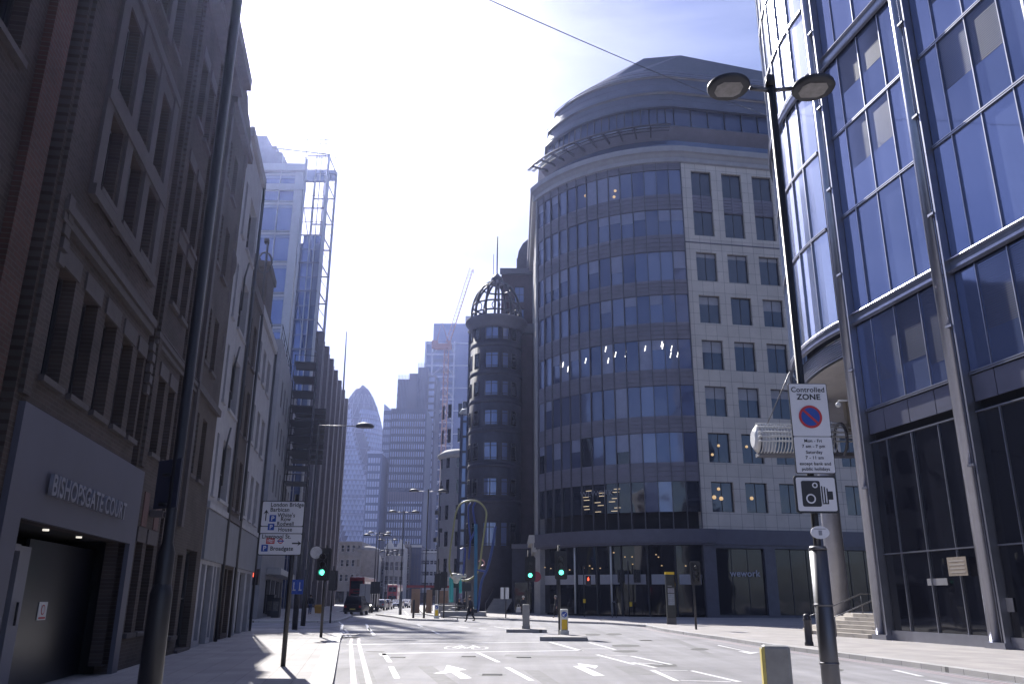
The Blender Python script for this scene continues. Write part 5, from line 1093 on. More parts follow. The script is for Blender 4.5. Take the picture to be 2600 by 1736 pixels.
text('Controlled', 'lettering', sk, cz, (xm, Ys - .006, ZT - .092), (1, 0, 0), size=.080, bold=.0010, ext=.001); text('ZONE', 'lettering', sk, cz, (xm, Ys - .006, ZT - .178), (1, 0, 0), size=.088, bold=.0022, ext=.001, sx=1.05)
zc2 = ZM + hu * .32 + .03; c_ = MB(); c_.disc((xm, Ys - .008, zc2), .128, W0, 32, .001); c_.build('red_disc', sred, cz); c_ = MB(); c_.disc((xm, Ys - .010, zc2), .102, W0, 32, .001); c_.build('blue_disc', sblue, cz)
c_ = MB(); q = .707; hw = .013; L_ = .112; c_.poly([(xm - q * L_ - q * hw, Ys - .0125, zc2 + q * L_ - q * hw), (xm + q * L_ - q * hw, Ys - .0125, zc2 - q * L_ - q * hw), (xm + q * L_ + q * hw, Ys - .0125, zc2 - q * L_ + q * hw), (xm - q * L_ + q * hw, Ys - .0125, zc2 + q * L_ + q * hw)]); c_.build('red_slash', sred, cz)
hh = ZM - ZB
for i, (s_, z_) in enumerate([('Mon - Fri', .115), ('7 am - 7 pm', .265), ('Saturday', .43), ('7 - 11 am', .58), ('except bank and', .745), ('public holidays', .89)]):
    text(s_, 'lettering', sk, cz, (xm, Ys - .006, ZM - hh * z_ - .018), (1, 0, 0), size=.049, bold=.0006, ext=.001)
cs = thing('camera_sign', 'white square sign with a black speed camera symbol, below the zone sign', 'sign', (3.3, Ys, zp(1300)))
zt2, zb2 = zp(1207), zp(1302); xa2, xb2 = at(2018, 1250, Ys).x, at(2127, 1250, Ys).x
c_ = MB(); rbox(c_, xa2, xb2, zb2, zt2, Ys, Ys + .012, .03); c_.build('backing', sk, cs); c_ = MB(); rbox(c_, xa2 + .022, xb2 - .022, zb2 + .022, zt2 - .02, Ys - .004, Ys - .0005, .02); c_.build('face', sw, cs)
w2, h2 = xb2 - xa2, zt2 - zb2
def cq(u, v): return (xa2 + u * w2, zb2 + v * h2)
c_ = MB(); a, b = cq(.16, .17), cq(.60, .86); rbox(c_, a[0], b[0], a[1], b[1], Ys - .006, Ys - .0045, .02)
for u0, u1, v0, v1 in ((.62, .65, .28, .72), (.68, .71, .25, .70), (.74, .77, .25, .66), (.62, .77, .24, .27), (.77, .88, .36, .58)):
    a, b = cq(u0, v0), cq(u1, v1); c_.box(a[0], b[0], Ys - .006, Ys - .0045, a[1], b[1])
c_.build('camera_symbol', sk, cs)
c_ = MB(); a = cq(.36, .38); c_.disc((a[0], Ys - .007, a[1]), .052, W0, 24, .001, r0=.037); a = cq(.48, .74); c_.disc((a[0], Ys - .007, a[1]), .03, W0, 20, .001, r0=.017); c_.build('lens_symbol', sw, cs)
ov = thing('oval_plate', 'small oval white plate on the sleeve of the near right lamp', 'plate', (3.36, Ys, 2.25)); c_ = MB(); p = at(2077, 1352, Ys); c_.lathe((0, 0, 0), [(1, -.5), (1, .5)], 24); c_.v = [(p.x + a * .098, Ys - .06 + c * .012, p.z + b * .066) for a, b, c in c_.v]; c_.build('face', sw, ov)
c_ = MB(); c_.box(p.x - .018, p.x + .018, Ys - .068, Ys - .0665, p.z - .03, p.z + .02); c_.box(p.x - .06, p.x + .06, Ys - .068, Ys - .0665, p.z + .032, p.z + .038); c_.build('crest_mark', mat('crest_grey', (.25, .25, .3), .5, var=0), ov)
# ================================================================ direction sign, left
sp = gnd(717, 1705); px_, py_ = sp.x, sp.y
DS = thing('direction_sign', 'white direction sign on a black pole listing London Bridge, Barbican and car parks', 'sign', (px_, py_, .12))
c_ = MB(); c_.tube([(px_, py_, .1), (px_, py_, 3.95)], .057, 12); c_.build('pole', black, DS)
ysn = py_ - .08; sx0, sx1 = at(662, 1340, ysn).x, at(768, 1340, ysn).x; sz1, sz0 = at(715, 1273, ysn).z, at(715, 1407, ysn).z
skw = (sz1 - sz0)
c_ = MB(); rbox(c_, sx0 - .02, sx1 + .02, sz0 - .02, sz1 + .02, ysn, ysn + .02, .04); c_.build('backing', sk, DS)
c_ = MB(); rbox(c_, sx0, sx1, sz0, sz0 + skw * .385, ysn - .006, ysn - .001, .03); c_.box(sx0, sx1, ysn - .006, ysn - .001, sz0 + skw * .40, sz0 + skw * .52); rbox(c_, sx0, sx1, sz0 + skw * .535, sz1, ysn - .006, ysn - .001, .03); c_.build('face', sw, DS)
wS = sx1 - sx0
def tx_(s_, u, v, sz=.135): text(s_, 'lettering', sk, DS, (sx0 + wS * u, ysn - .009, sz0 + skw * v), (1, 0, 0), size=sz, align='LEFT', bold=.0022, ext=.001, sx=.93)
tx_('London Bridge', .19, .905); tx_('Barbican', .19, .81); tx_("White's", .38, .705); tx_('Row', .46, .63); tx_('Rodwell', .38, .545, .125); tx_('House', .42, .435, .13); tx_('Liverpool St.', .05, .30); tx_('Broadgate', .27, .075)
for u, v, sz in ((.19, .615, .155), (.17, .455, .15), (.06, .055, .155)):
    c_ = MB(); a, b = sx0 + wS * u, sz0 + skw * v; c_.box(a, a + sz, ysn - .010, ysn - .0085, b, b + sz); pp = c_.build('parking_symbol', sblue, DS)
    text('P', 'lettering', sw, DS, (a + sz * .5, ysn - .013, b + sz * .17), (1, 0, 0), size=sz * .95, bold=.003, ext=.001)
c_ = MB(); a = sx0 + wS * .1; z = sz0 + skw * .63; c_.box(a - .012, a + .012, ysn - .009, ysn - .007, z, z + .2); c_.poly([(a - .065, ysn - .008, z + .16), (a, ysn - .008, z + .26), (a + .065, ysn - .008, z + .16), (a, ysn - .008, z + .2)])
a = sx0 + wS * .78; z = sz0 + skw * .21; c_.box(a, a + .16, ysn - .009, ysn - .007, z - .015, z + .015); c_.poly([(a + .13, ysn - .008, z + .06), (a + .22, ysn - .008, z), (a + .13, ysn - .008, z - .06), (a + .16, ysn - .008, z)]); c_.build('arrow', sk, DS)
c_ = MB(); a = sx0 + wS * .16; z = sz0 + skw * .20; c_.box(a, a + .2, ysn - .009, ysn - .0075, z, z + .13); c_.build('rail_symbol_ground', sred, DS)
c_ = MB()
for dz_ in (.045, .085): c_.box(a + .02, a + .18, ysn - .0115, ysn - .0095, z + dz_ - .008, z + dz_ + .008)
c_.poly([(a + .06, ysn - .0105, z + .105), (a + .09, ysn - .0105, z + .105), (a + .145, ysn - .0105, z + .065), (a + .115, ysn - .0105, z + .065)]); c_.poly([(a + .06, ysn - .0105, z + .065), (a + .09, ysn - .0105, z + .065), (a + .145, ysn - .0105, z + .025), (a + .115, ysn - .0105, z + .025)]); c_.build('rail_symbol', sw, DS)
c_ = MB(); c_.disc((a + .34, ysn - .008, z + .062), .06, W0, 24, .001, r0=.04); c_.build('roundel_ring', sred, DS); c_ = MB(); c_.box(a + .26, a + .42, ysn - .0115, ysn - .0098, z + .05, z + .075); c_.build('roundel_bar', sblue, DS)
# ================================================================ traffic signals
lg = mat('green_light', (.10, 1.0, .62), .4, var=0, emit=2.2); lr = mat('red_light', (1.0, .09, .04), .4, var=0, emit=2.4); loff = mat('unlit_lens', (.03, .02, .02), .2, var=0)
def head(t, x, y, z, kind='green', face=-1, sc=1.0, back=True):
    """three lens head, z is the green lens centre; face -1 looks at the viewer, 1 away, 0 sideways"""
    c_ = MB(); s_ = sc
    c_.box(x - .17 * s_, x + .17 * s_, y - .12, y + .12, z - .19 * s_, z + .79 * s_)
    if back: rbox(c_, x - .28 * s_, x + .28 * s_, z - .3 * s_, z + .95 * s_, y + .03, y + .06, .08)
    hd = c_.build('signal_head', black, t)
    for k, nm in enumerate(('green', 'amber', 'red')):
        zz = z + .3 * s_ * k; on = kind == nm; yy = y + face * .125
        c_ = MB(); c_.disc((x, yy, zz), .105 * s_, W0 if face < 0 else F(0, 0, -1, 0), 20, .012)
        c_.build(nm + '_lens', (lg if nm == 'green' else lr) if on else loff, hd)
        c_ = MB(); c_.tube([(x, yy, zz), (x, yy + face * .2, zz)], [.125 * s_, .12 * s_], 14, caps=False); c_.build('hood', black, hd)
    return hd
def sig(label, bx, by, top, heads, extra=None, r_=.057, group='traffic signals', z0=.1):
    p = gnd(bx, by); t = thing('traffic_signal', label, 'traffic light', (p.x, p.y, z0), group); zt = at(bx, top, p.y).z
    c_ = MB(); c_.tube([(p.x, p.y, z0 - .05), (p.x, p.y, zt)], r_, 10); c_.build('pole', black, t)
    for h_ in heads:
        q = at(h_[0], h_[1], p.y); head(t, q.x, p.y - .2, q.z, *h_[2:])
    if extra: extra(t, p)
    return t
def mirror(t, p):
    q = at(803, 1402, p.y - .3); c_ = MB(); c_.disc((q.x, q.y, q.z), .24, W0, 24, .03); c_.build('mirror', mat('mirror', (.62, .62, .66), .35, .3, var=.35, scale=3), t); c_ = MB(); c_.disc((q.x, q.y + .01, q.z), .26, W0, 24, .02, r0=.235); c_.tube([(q.x, q.y, q.z), (p.x, p.y, q.z + .1)], .02, 6); c_.build('mirror_rim', darkm, t)  # reflected sky is painted on the mirror as plain light grey
sig('green traffic light with a round mirror on the left kerb', 814, 1625, 1383, [(823, 1453, 'green', -1)], mirror)
sig('green traffic light on the near island, beside the keep left bollard facing us', 1421, 1616, 1383, [(1424, 1453, 'green', -1)], z0=.15)
def nored(t, p):
    q = at(1361, 1463, p.y + 5); c_ = MB(); c_.disc((q.x, q.y, q.z), .3, W0, 20, .02); c_.build('no_entry_disc', mat('dull_red_disc', (.22, .03, .05), .5, var=.1), t)
    c_ = MB(); 
    for z in (2.3, 2.05): c_.tube([(p.x + .1, p.y - .15, z), (p.x + .1, p.y - .32, z)], [.05, .06], 10)
    c_.build('camera', darkm, t)
sig('green traffic light on the far left island tip, behind the grey backed bollard', 1342, 1602, 1396, [(1346, 1460, 'green', -1)], nored, z0=.15)
sig('traffic light facing away on the left pavement, between the black cab and the mirror', 838, 1583, 1436, [(847, 1486, 'off', 1)])
sig('narrow traffic light facing away beyond the middle island, left of the closer pair', 1112, 1573, 1447, [(1112, 1487, 'off', 1)])
sig('broad traffic light facing away on the middle island beside its bollard', 1126, 1572, 1440, [(1127, 1482, 'off', 1)])
sig('traffic light on a thin pole before the pale stone wing', 1768, 1603, 1425, [(1765, 1470, 'off', -1)])
def side_heads(t, p):
    for px in (1577, 1618):
        q = at(px, 1478, p.y); c_ = MB(); c_.box(q.x - .3, q.x + .3, p.y - .15, p.y + .15, q.z, q.z + 1.15)
        for k in range(3): c_.tube([(q.x, p.y - .15, q.z + .2 + k * .37), (q.x, p.y - .4, q.z + .2 + k * .37)], .16, 10)
        c_.build('signal_head', black, t)
    q = at(1601, 1530, p.y); c_ = MB(); c_.box(q.x - .12, q.x + .12, p.y - .2, p.y - .05, q.z - .3, q.z + .1); c_.build('push_button_box', syel, t)
sig('pole with two sideways traffic light heads in front of the curved glass shopfront', 1599, 1568, 1425, [], side_heads)
def redman(t, p, px, py, sc=1):
    q = at(px, py, p.y - .2); c_ = MB(); c_.box(q.x - .2 * sc, q.x + .2 * sc, p.y - .15, p.y + .1, q.z - .5 * sc, q.z + .25 * sc); hd = c_.build('signal_head', black, t)
    c_ = MB(); y = p.y - .17; c_.tube([(q.x, y, q.z - .12 * sc), (q.x, y, q.z + .05 * sc)], [.035 * sc, .055 * sc], 8); c_.lathe((q.x, y, q.z + .1 * sc), [(.02 * sc, -.03 * sc), (.035 * sc, 0), (.02 * sc, .03 * sc)], 8); c_.tube([(q.x - .03 * sc, y, q.z - .12 * sc), (q.x - .03 * sc, y, q.z + 0)], .022 * sc, 6); c_.build('red_figure', lr, hd)
sig('pedestrian signal showing a red figure before the curved shopfront', 1484, 1568, 1435, [], lambda t, p: (redman(t, p, 1494, 1469, 1.2), [(lambda c_: (c_.box(p.x - .1, p.x + .12, p.y - .2, p.y - .05, 1.3, 1.65), c_.build('push_button_box', syel, t)))(MB())]))
sig('pedestrian signal showing a bright red figure at the end of the pale house', 634, 1604, 1440, [], lambda t, p: redman(t, p, 645, 1457))
def plainpole(nm, label, bx, by, top, r_, extra=None, m_=None, cat='pole'):
    p = gnd(bx, by); t = thing(nm, label, cat, (p.x, p.y, .1)); zt = at(bx, top, p.y).z; c_ = MB(); c_.tube([(p.x, p.y, .05), (p.x, p.y, zt)], r_, 10); c_.build('pole', m_ or black, t)
    if extra: extra(t, p)
    return t
def bluesigns(t, p):
    for px in (750, 765): q = at(px, 1488, p.y); c_ = MB(); c_.box(q.x - .14, q.x + .14, p.y - .2, p.y - .17, q.z - .36, q.z + .32); b_ = c_.build('blue_sign', mat('shade_blue_sign', (.03, .09, .42), .5, var=.2, scale=6), t); c_ = MB(); c_.box(q.x - .07, q.x + .07, p.y - .215, p.y - .201, q.z - .2, q.z - .14); c_.box(q.x - .05, q.x - .01, p.y - .215, p.y - .202, q.z - .2, q.z + .2); c_.build('sign_symbol', sw, b_)
plainpole('sign_pole', 'thick dark pole with two small blue signs on the shaded left pavement', 747, 1604, 1350, .14, bluesigns)
plainpole('sign_pole', 'bare dark pole standing right of the pole with blue signs', 765, 1590, 1445, .06)
plainpole('sign_pole', 'slender dark pole with a pale notice board in front of the turret steps', 1284, 1572, 1494, .05, lambda t, p: [(lambda c_: (c_.box(q.x - .2, q.x + .2, p.y - .1, p.y - .06, q.z - .45, q.z + .45), c_.build('notice', whitep, t)))(MB()) for q in (at(1277, 1505, p.y), at(1286, 1505, p.y))])
plainpole('sign_pole', 'tall bare dark pole on the shaded pavement before the second stone bay', 1993, 1566, 1410, .08)
plainpole('bollard_post', 'waist high black post at the left end of the middle island', 1049, 1572, 1521, .09, cat='bollard')
plainpole('bollard_post', 'grey hollow post standing in the road left of the middle island', 1016, 1561, 1500, .14, m_=steel, cat='post')
for i, (px, x0, x1, y0, y1, by, lab) in enumerate([(952, 940, 966, 1476, 1506, 1553, 'large black backed road sign on two poles left of the grey post'), (1092, 1092, 1106, 1489, 1511, 1552, 'small black backed sign just left of the narrow traffic light'), (1157, 1151, 1167, 1479, 1491, 1565, 'low black backed sign on a thin pole under the hoop'), (1176, 1173, 1197, 1479, 1500, 1565, 'square black backed sign on a thin pole beside the walker in black')]):
    p = gnd(px, by); t = thing('road_sign', lab, 'sign', (p.x, p.y, .1)); a, b = at(x0, y1, p.y), at(x1, y0, p.y)
    c_ = MB(); c_.box(a.x, b.x, p.y - .03, p.y, a.z, b.z); c_.build('panel', mat('sign_back', (.02, .022, .03), .6, var=.1), t)
    for x in ([a.x + .15, b.x - .15] if i == 0 else [(a.x + b.x) / 2]): c_ = MB(); c_.tube([(x, p.y + .05, 0), (x, p.y + .05, b.z)], .045, 8); c_.build('pole', black, t)
# ================================================================ keep-left bollards
def klb(label, x, y, z0, back=False, w_=.33, h=1.05, rot=0):
    t = thing('keep_left_bollard', label, 'bollard', (x, y, z0), 'lit traffic island bollards'); F_ = F(x, y, math.cos(rot), math.sin(rot))
    def B(nm, m_, u0, u1, v0, v1, za, zb, par, bev=0): c_ = MB(); c_.fbox(F_, u0, u1, v0, v1, z0 + za, z0 + zb); return c_.build(nm, m_, par, bev)
    shell_m = mat('bollard_plastic', (.62, .62, .60), .5, var=.1, scale=5); gry = mat('bollard_grey', (.28, .28, .28), .55, var=.15, scale=5)
    b_ = B('body', gry if back else shell_m, -w_ / 2, w_ / 2, -.13, .13, .16, h, t, .04); B('base', shell_m if not back else gry, -w_ / 2 - .03, w_ / 2 + .03, -.16, .16, 0, .17, t, .02)
    if not back:
        c_ = MB(); p = F_.p(0, .132, z0 + h - .22); c_.disc(p, .125, F_, 24, .004); c_.build('blue_disc', sblue, b_)
        c_ = MB(); q = .707; n = F_.n; cx_, cy_ = p[0] + n[0] * .007, p[1] + n[1] * .007; d = (F_.d[0], F_.d[1])
        def pt(u, v): return (cx_ + d[0] * u, cy_ + d[1] * u, p[2] + v)
        c_.poly([pt(.075, .055), pt(.055, .075), pt(-.035, -.015), pt(-.015, -.035)]); c_.poly([pt(-.075, -.075), pt(.03, -.075), pt(.005, -.05), pt(-.05, .005), pt(-.075, .03)]); c_.build('arrow', sw, b_)
        B('yellow_panel', syel, -w_ / 2 + .05, w_ / 2 - .04, .131, .135, .2, .62, b_)
    return t
p = gnd(1433, 1619); klb('white and yellow keep left bollard with a blue arrow disc on the near island', p.x, p.y, .15)
p = gnd(1338, 1603); klb('grey keep left bollard seen from behind on the second island', p.x - .05, p.y, .15, True, .36, 1.2)
p = gnd(1108, 1573); klb('distant white and yellow keep left bollard on the middle island', p.x, p.y, .12)
t = klb('grey bollard with a yellow edge right beside the near lamp, cut by the bottom frame', 3.22, 10.6, .12, True, .33, .97, R(-11))
F_ = F(3.22, 10.6, math.cos(R(-11)), math.sin(R(-11))); c_ = MB(); c_.fbox(F_, -.172, -.166, -.11, .11, .35, 1.05); c_.fbox(F_, -.165, -.135, .131, .134, .3, 1.07); c_.build('yellow_panel', mat('faded_yellow', (.55, .46, .14), .55, var=.15, scale=5), t)
# black pavement bollard, hoops, totem
p = gnd(2055, 1638, .12); t = thing('iron_bollard', 'stout black iron bollard on the sunny right pavement', 'bollard', tuple(p)); c_ = MB(); c_.lathe(tuple(p), [(.15, 0), (.15, .1), (.13, .13), (.115, .8), (.14, .83), (.14, .87), (.115, .9), (.125, .97), (.09, 1.04), (.02, 1.06)], 20); c_.build('body', mat('cast_iron', (.04, .04, .05), .5, .2, var=.2), t)
for bx, by, h, lab in ((1560, 1571, .95, 'steel cycle hoop on the little island before the curved shopfront'), (1889, 1545, 1.0, 'steel cycle hoop in shade before the stone bay with the white lettering')):
    p = gnd(bx, by); t = thing('cycle_hoop', lab, 'cycle stand', (p.x, p.y, .15)); sc_ = p.y / 70 ; c_ = MB(); c_.tube([(p.x - .17, p.y, .1), (p.x - .17, p.y, 1.0 * h + .3)] + [(p.x - .17 * math.cos(q), p.y, 1.3 * h + .2 * math.sin(q)) for q in [math.pi * i / 8 for i in range(9)]] + [(p.x + .17, p.y, .1)], .04, 8); c_.build('tube', steel, t)
p = gnd(1706, 1589); t = thing('map_totem', 'dark wayfinding totem with a yellow top and a street map', 'information sign', (p.x, p.y, .12)); F_ = F(p.x, p.y, math.cos(R(12)), math.sin(R(12)))
def B(nm, m_, u0, u1, v0, v1, za, zb, par): c_ = MB(); c_.fbox(F_, u0, u1, v0, v1, za, zb); return c_.build(nm, m_, par)
b_ = B('slab', mat('totem_dark', (.05, .055, .055), .35, .2, var=.1), -.3, .3, -.07, .07, .12, 3.2, t); B('yellow_top', syel, -.31, .31, -.08, .08, 3.2, 3.36, t); B('foot', steel, -.3, .3, -.075, .075, .1, .5, t)
m1 = B('map_panel', mat('map_pale', (.30, .33, .38), .4, var=.25, scale=5), -.2, .24, .071, .076, 1.3, 2.0, t); B('photo_panel', mat('map_grey', (.25, .26, .30), .4, var=.3, scale=8), -.2, .24, .071, .076, 2.05, 2.35, t); B('text_line', mat('dim_text', (.3, .3, .32), .5, var=0), -.2, .1, .071, .074, 2.45, 2.5, t)
for k in range(5): B('street_line', mat('map_line', (.14, .17, .24), .5, var=0), -.19 + k * .09, -.18 + k * .09, .077, .079, 1.32, 1.98, m1); B('street_line', mat('map_line', (.1, .1, .1)), -.19, .23, .0775, .0795, 1.38 + k * .13, 1.39 + k * .13, m1)
# bins and grit box on the left
for bx, by, h, lab in ((682, 1568, 1.75, 'tall dark street cabinet against the grey slab wall'), (697, 1571, 1.5, 'dark cabinet with posters, right one of the two by the grey slab')):
    p = gnd(bx, by); t = thing('street_cabinet', lab, 'cabinet', (p.x, p.y, .12)); c_ = MB(); c_.box(p.x - .3, p.x + .3, p.y, p.y + .5, .12, h); c_.build('body', darkm, t); c_ = MB(); c_.box(p.x - .34, p.x + .34, p.y - .04, p.y + .54, h, h + .06); c_.build('lid', black, t); c_ = MB(); c_.box(p.x - .2, p.x + .2, p.y - .01, p.y - .002, .6, 1.3); c_.build('poster', mat('dull_poster', (.12, .12, .12), .6, var=.5, scale=9), t)
p = gnd(808, 1559); t = thing('grit_bin', 'small orange yellow grit bin on the shaded left pavement', 'bin', (p.x, p.y, .12)); c_ = MB(); c_.hexa([(p.x - .3, p.y - .25), (p.x + .3, p.y - .25), (p.x + .3, p.y + .25), (p.x - .3, p.y + .25)], .12, .75, top=[(p.x - .38, p.y - .3), (p.x + .38, p.y - .3), (p.x + .38, p.y + .3), (p.x - .38, p.y + .3)]); c_.build('body', mat('grit_orange', (.5, .27, .05), .6, var=.1), t); c_ = MB(); c_.hexa([(p.x - .4, p.y - .32), (p.x + .4, p.y - .32), (p.x + .4, p.y + .32), (p.x - .4, p.y + .32)], .75, .95, top=[(p.x - .3, p.y - .2), (p.x + .3, p.y - .2), (p.x + .3, p.y + .2), (p.x - .3, p.y + .2)]); c_.build('lid', mat('grit_orange', (.5, .3, .1)), t)
# ================================================================ hoop sculpture
SC = thing('neon_sculpture', 'tall yellow green hoop sculpture tangled with blue and turquoise tubes before the turret building', 'sculpture', (-4, 78, .1))
Yh = 78.0
def hp(l, y=Yh): return [tuple(at(a, b, y + (c if len(q) > 2 else 0))) for q in l for a, b, c in [q if len(q) > 2 else (*q, 0)]]
def smooth_pts(ps, n=6):
    out_ = []
    for i in range(len(ps) - 1):
        p0, p1, p2, p3 = [Vector(ps[max(0, min(len(ps) - 1, j))]) for j in (i - 1, i, i + 1, i + 2)]
        for k in range(n):
            t_ = k / n; out_.append(tuple(.5 * ((2 * p1) + (p2 - p0) * t_ + (2 * p0 - 5 * p1 + 4 * p2 - p3) * t_ ** 2 + (3 * p1 - p0 - 3 * p2 + p3) * t_ ** 3)))
    return out_ + [tuple(ps[-1])]
def stube(l, r_, nm, m_, y=Yh): c_ = MB(); c_.tube(smooth_pts(hp(l, y)), r_, 8); c_.build(nm, m_, SC)
yg = mat('yellow_green_paint', (.26, .26, .12), .4, var=.05); bt = mat('blue_paint', (.025, .05, .22), .4, var=.05); tq = mat('turquoise_paint', (.05, .36, .36), .4, var=.05)
stube([(1172, 1473), (1190, 1471), (1208, 1458), (1218, 1435), (1224, 1390), (1231, 1340), (1235, 1305), (1230, 1288), (1216, 1274), (1196, 1270), (1172, 1277), (1158, 1300), (1150, 1350), (1143, 1400), (1141, 1440), (1148, 1462)], .085, 'hoop', yg)
stube([(1207, 1274), (1201, 1290), (1204, 1315), (1207, 1340), (1200, 1360), (1192, 1375)], .09, 'blue_tube', bt); stube([(1196, 1276), (1189, 1290), (1191, 1340), (1194, 1370), (1190, 1420)], .08, 'blue_tube', bt)
stube([(1208, 1330), (1208, 1430), (1207, 1555)], .16, 'turquoise_tube', mat('deep_teal_paint', (.03, .14, .26), .4, var=.1)); stube([(1258, 1335), (1250, 1390), (1238, 1440), (1222, 1480), (1213, 1556)], .12, 'blue_tube', mat('deep_blue_paint', (.03, .06, .2), .4, var=.1))
stube([(1206, 1445), (1232, 1450)], .1, 'blue_tube', bt); stube([(1216, 1425), (1222, 1420), (1229, 1425), (1229, 1433), (1222, 1436)], .06, 'pink_ring', mat('pink_paint', (.5, .25, .25), .4, var=0))
stube([(1146, 1465), (1146, 1528)], .2, 'turquoise_tube', tq, 79); stube([(1169, 1465), (1169, 1505)], .13, 'turquoise_tube', tq, 79); stube([(1168, 1394), (1181, 1394), (1178, 1430), (1176, 1460)], .08, 'blue_tube', bt)
for px, py, r_ in ((1153, 1462, .4), (1160, 1467, .42), (1166, 1462, .3), (1178, 1461, .25), (1158, 1474, .3)): c_ = MB(); c_.lathe(tuple(at(px, py, 79)), [(r_ * math.sin(q), -r_ * .8 * math.cos(q)) for q in [math.pi * k / 7 for k in range(1, 7)]], 14); c_.build('pale_bloom', mat('pale_bloom', (.5, .5, .46), .6, var=.3, scale=4), SC)
c_ = MB(); c_.hexa([(-6.2, 76.5), (-2.2, 76.5), (-2.2, 80), (-6.2, 80)], .1, .5); c_.build('plinth', concrete, SC)
# steps and hoarding by the turret
PS = thing('plaza_steps', 'low pale stone steps with a dark rail beside the walker in black', 'steps', (-6, 84, .1))
for k in range(4): c_ = MB(); c_.box(-6.6 + k * .25, -3.4, 83 + k * .4, 88, .12 + k * .16 + .001, .12 + (k + 1) * .16); c_.build('step', concrete, PS)
c_ = MB(); c_.tube([(-6.9, 82, .1), (-6.9, 82, .95), (-3.4, 82, .95), (-3.4, 82, .1)], .035, 6); c_.tube([(-6.9, 82, .5), (-3.4, 82, .5)], .02, 6); c_.build('rail', darkm, PS)
KI = thing('brown_kiosk', 'row of brown boards and a low planter behind the middle island signals', 'kiosk', (-10, 92, .1))
for x0, x1, h in ((-10.6, -9.7, 2.6), (-9.0, -8.4, 2.5), (-7.6, -6.7, 2.4)): c_ = MB(); c_.box(x0, x1, 92, 92.3, .1, h); c_.build('board', mat('brown_board', (.26, .17, .12), .7, var=.15), KI)
c_ = MB(); c_.box(-7.5, -5.4, 90, 91.6, .1, 1.1); c_.build('planter', concrete, KI)
c_ = MB(); c_.box(-11.2, -6.2, 92.4, 92.7, 2.7, 2.95); c_.build('top_rail', mat('dull_red_rail', (.25, .04, .05), .5, var=.1), KI)
# ================================================================ vehicles
tyre = mat('tyre_rubber', (.02, .02, .02), .85, var=.1)
def wheel(t, x, y, r_, wdt=.22, axis='x'):
    c_ = MB(); c_.tube([(x - wdt / 2, y, r_), (x + wdt / 2, y, r_)], r_, 18, smooth=False); wo = c_.build('wheel', tyre, t)
    c_ = MB(); c_.tube([(x - wdt / 2 - .01, y, r_), (x + wdt / 2 + .01, y, r_)], r_ * .55, 12, smooth=False); c_.build('rim', steel, wo)
def car(nm, label, cat, px, Y, paintm, L_=4.4, Wd=1.8, H_=1.45, rear=True, group='cars queuing down the far street', cab=False, heading=0):
    x = at(px, 1545, Y).x; t = thing(nm, label, cat, (x, Y, 0), group); x0, x1 = x - Wd / 2, x + Wd / 2; s_ = 1 if rear else -1
    def yy(f): return Y + (f * L_ if rear else L_ - f * L_)
    if cab: prof = [(0, .35), (0, 1.05), (.02, 1.2), (.09, 1.78), (.55, 1.8), (.66, 1.25), (.97, 1.02), (1, .4)]
    else: prof = [(0, .35), (0, .85), (.03, .98), (.12, 1.38), (.2, H_), (.52, H_), (.70, 1.0), (.96, .8), (1, .38)]
    c_ = MB(); n = len(prof); inset = lambda z: .0 if z < 1.0 else min(.18, (z - 1.0) * .32)
    Lp = [(x0 + inset(z), yy(f), z) for f, z in prof]; Rp = [(x1 - inset(z), yy(f), z) for f, z in prof]
    c_.poly(Lp); c_.poly(Rp[::-1])
    for k in range(n): j = (k + 1) % n; c_.poly([Lp[k], Lp[j], Rp[j], Rp[k]])
    bo = c_.build('body', paintm, t, .05)
    f0, z0, f1, z1 = (prof[2] + prof[3]) if rear else (prof[6] + prof[5]) if not cab else (prof[5] + prof[4])
    i0 = inset(z0) + .1; i1 = inset(z1) + .12; e = -.02
    def gp_(a, za, ia): return (x0 + ia, yy(a) + e, za), (x1 - ia, yy(a) + e, za)
    a_, b_ = gp_(f0, z0 + .05, i0); d_, e_ = gp_(f1, z1 - .07, i1); c_ = MB(); c_.poly([a_, b_, e_, d_]); c_.build('rear_window' if rear else 'windscreen', gl, t)
    fr = yy(0) if rear else yy(1)
    for sx_ in (-1, 1):
        c_ = MB(); xx = x + sx_ * (Wd / 2 - .17); c_.box(xx - .11, xx + .11, Y - .03, Y + .05, .7, .88); c_.build('tail_light' if rear else 'headlight', mat('tail_red', (.35, .02, .02), .4, var=0) if rear else whitep, t)
        for f in (.18, .82): wheel(t, x + sx_ * (Wd / 2 - .12), Y + f * L_, .32)
        c_ = MB(); sgn = sx_; xs = x + sx_ * (Wd / 2 + .004); pts = [(xs - sgn * .06, yy(.2), 1.0), (xs - sgn * .06, yy(.62), 1.0), (xs - sgn * .15, yy(.54), H_ - .08), (xs - sgn * .15, yy(.2), H_ - .08)]; c_.poly(pts); c_.build('side_window', gl, t)
        c_ = MB(); c_.box(x + sx_ * (Wd / 2 + .08) - .09, x + sx_ * (Wd / 2 + .08) + .09, yy(.62) - .05, yy(.62) + .05, .95, 1.12); c_.build('wing_mirror', paintm, t)
    c_ = MB(); c_.box(x - .27, x + .27, Y - .035, Y - .005, .5, .62); c_.build('number_plate', mat('plate_yellow', (.6, .5, .15), .5, var=0) if rear else sw, t)
    c_ = MB(); c_.box(x0 + .02, x1 - .02, Y - .06, Y + .1, .3, .48); c_.build('bumper', black, t)
    return t
blk = mat('black_car_paint', (.012, .012, .02), .18, .2, var=0); grp = mat('grey_car_paint', (.20, .20, .22), .2, .4, var=0); wht = mat('white_car_paint', (.6, .6, .62), .25, var=0); drk = mat('dark_blue_car_paint', (.03, .035, .06), .2, .3, var=0)
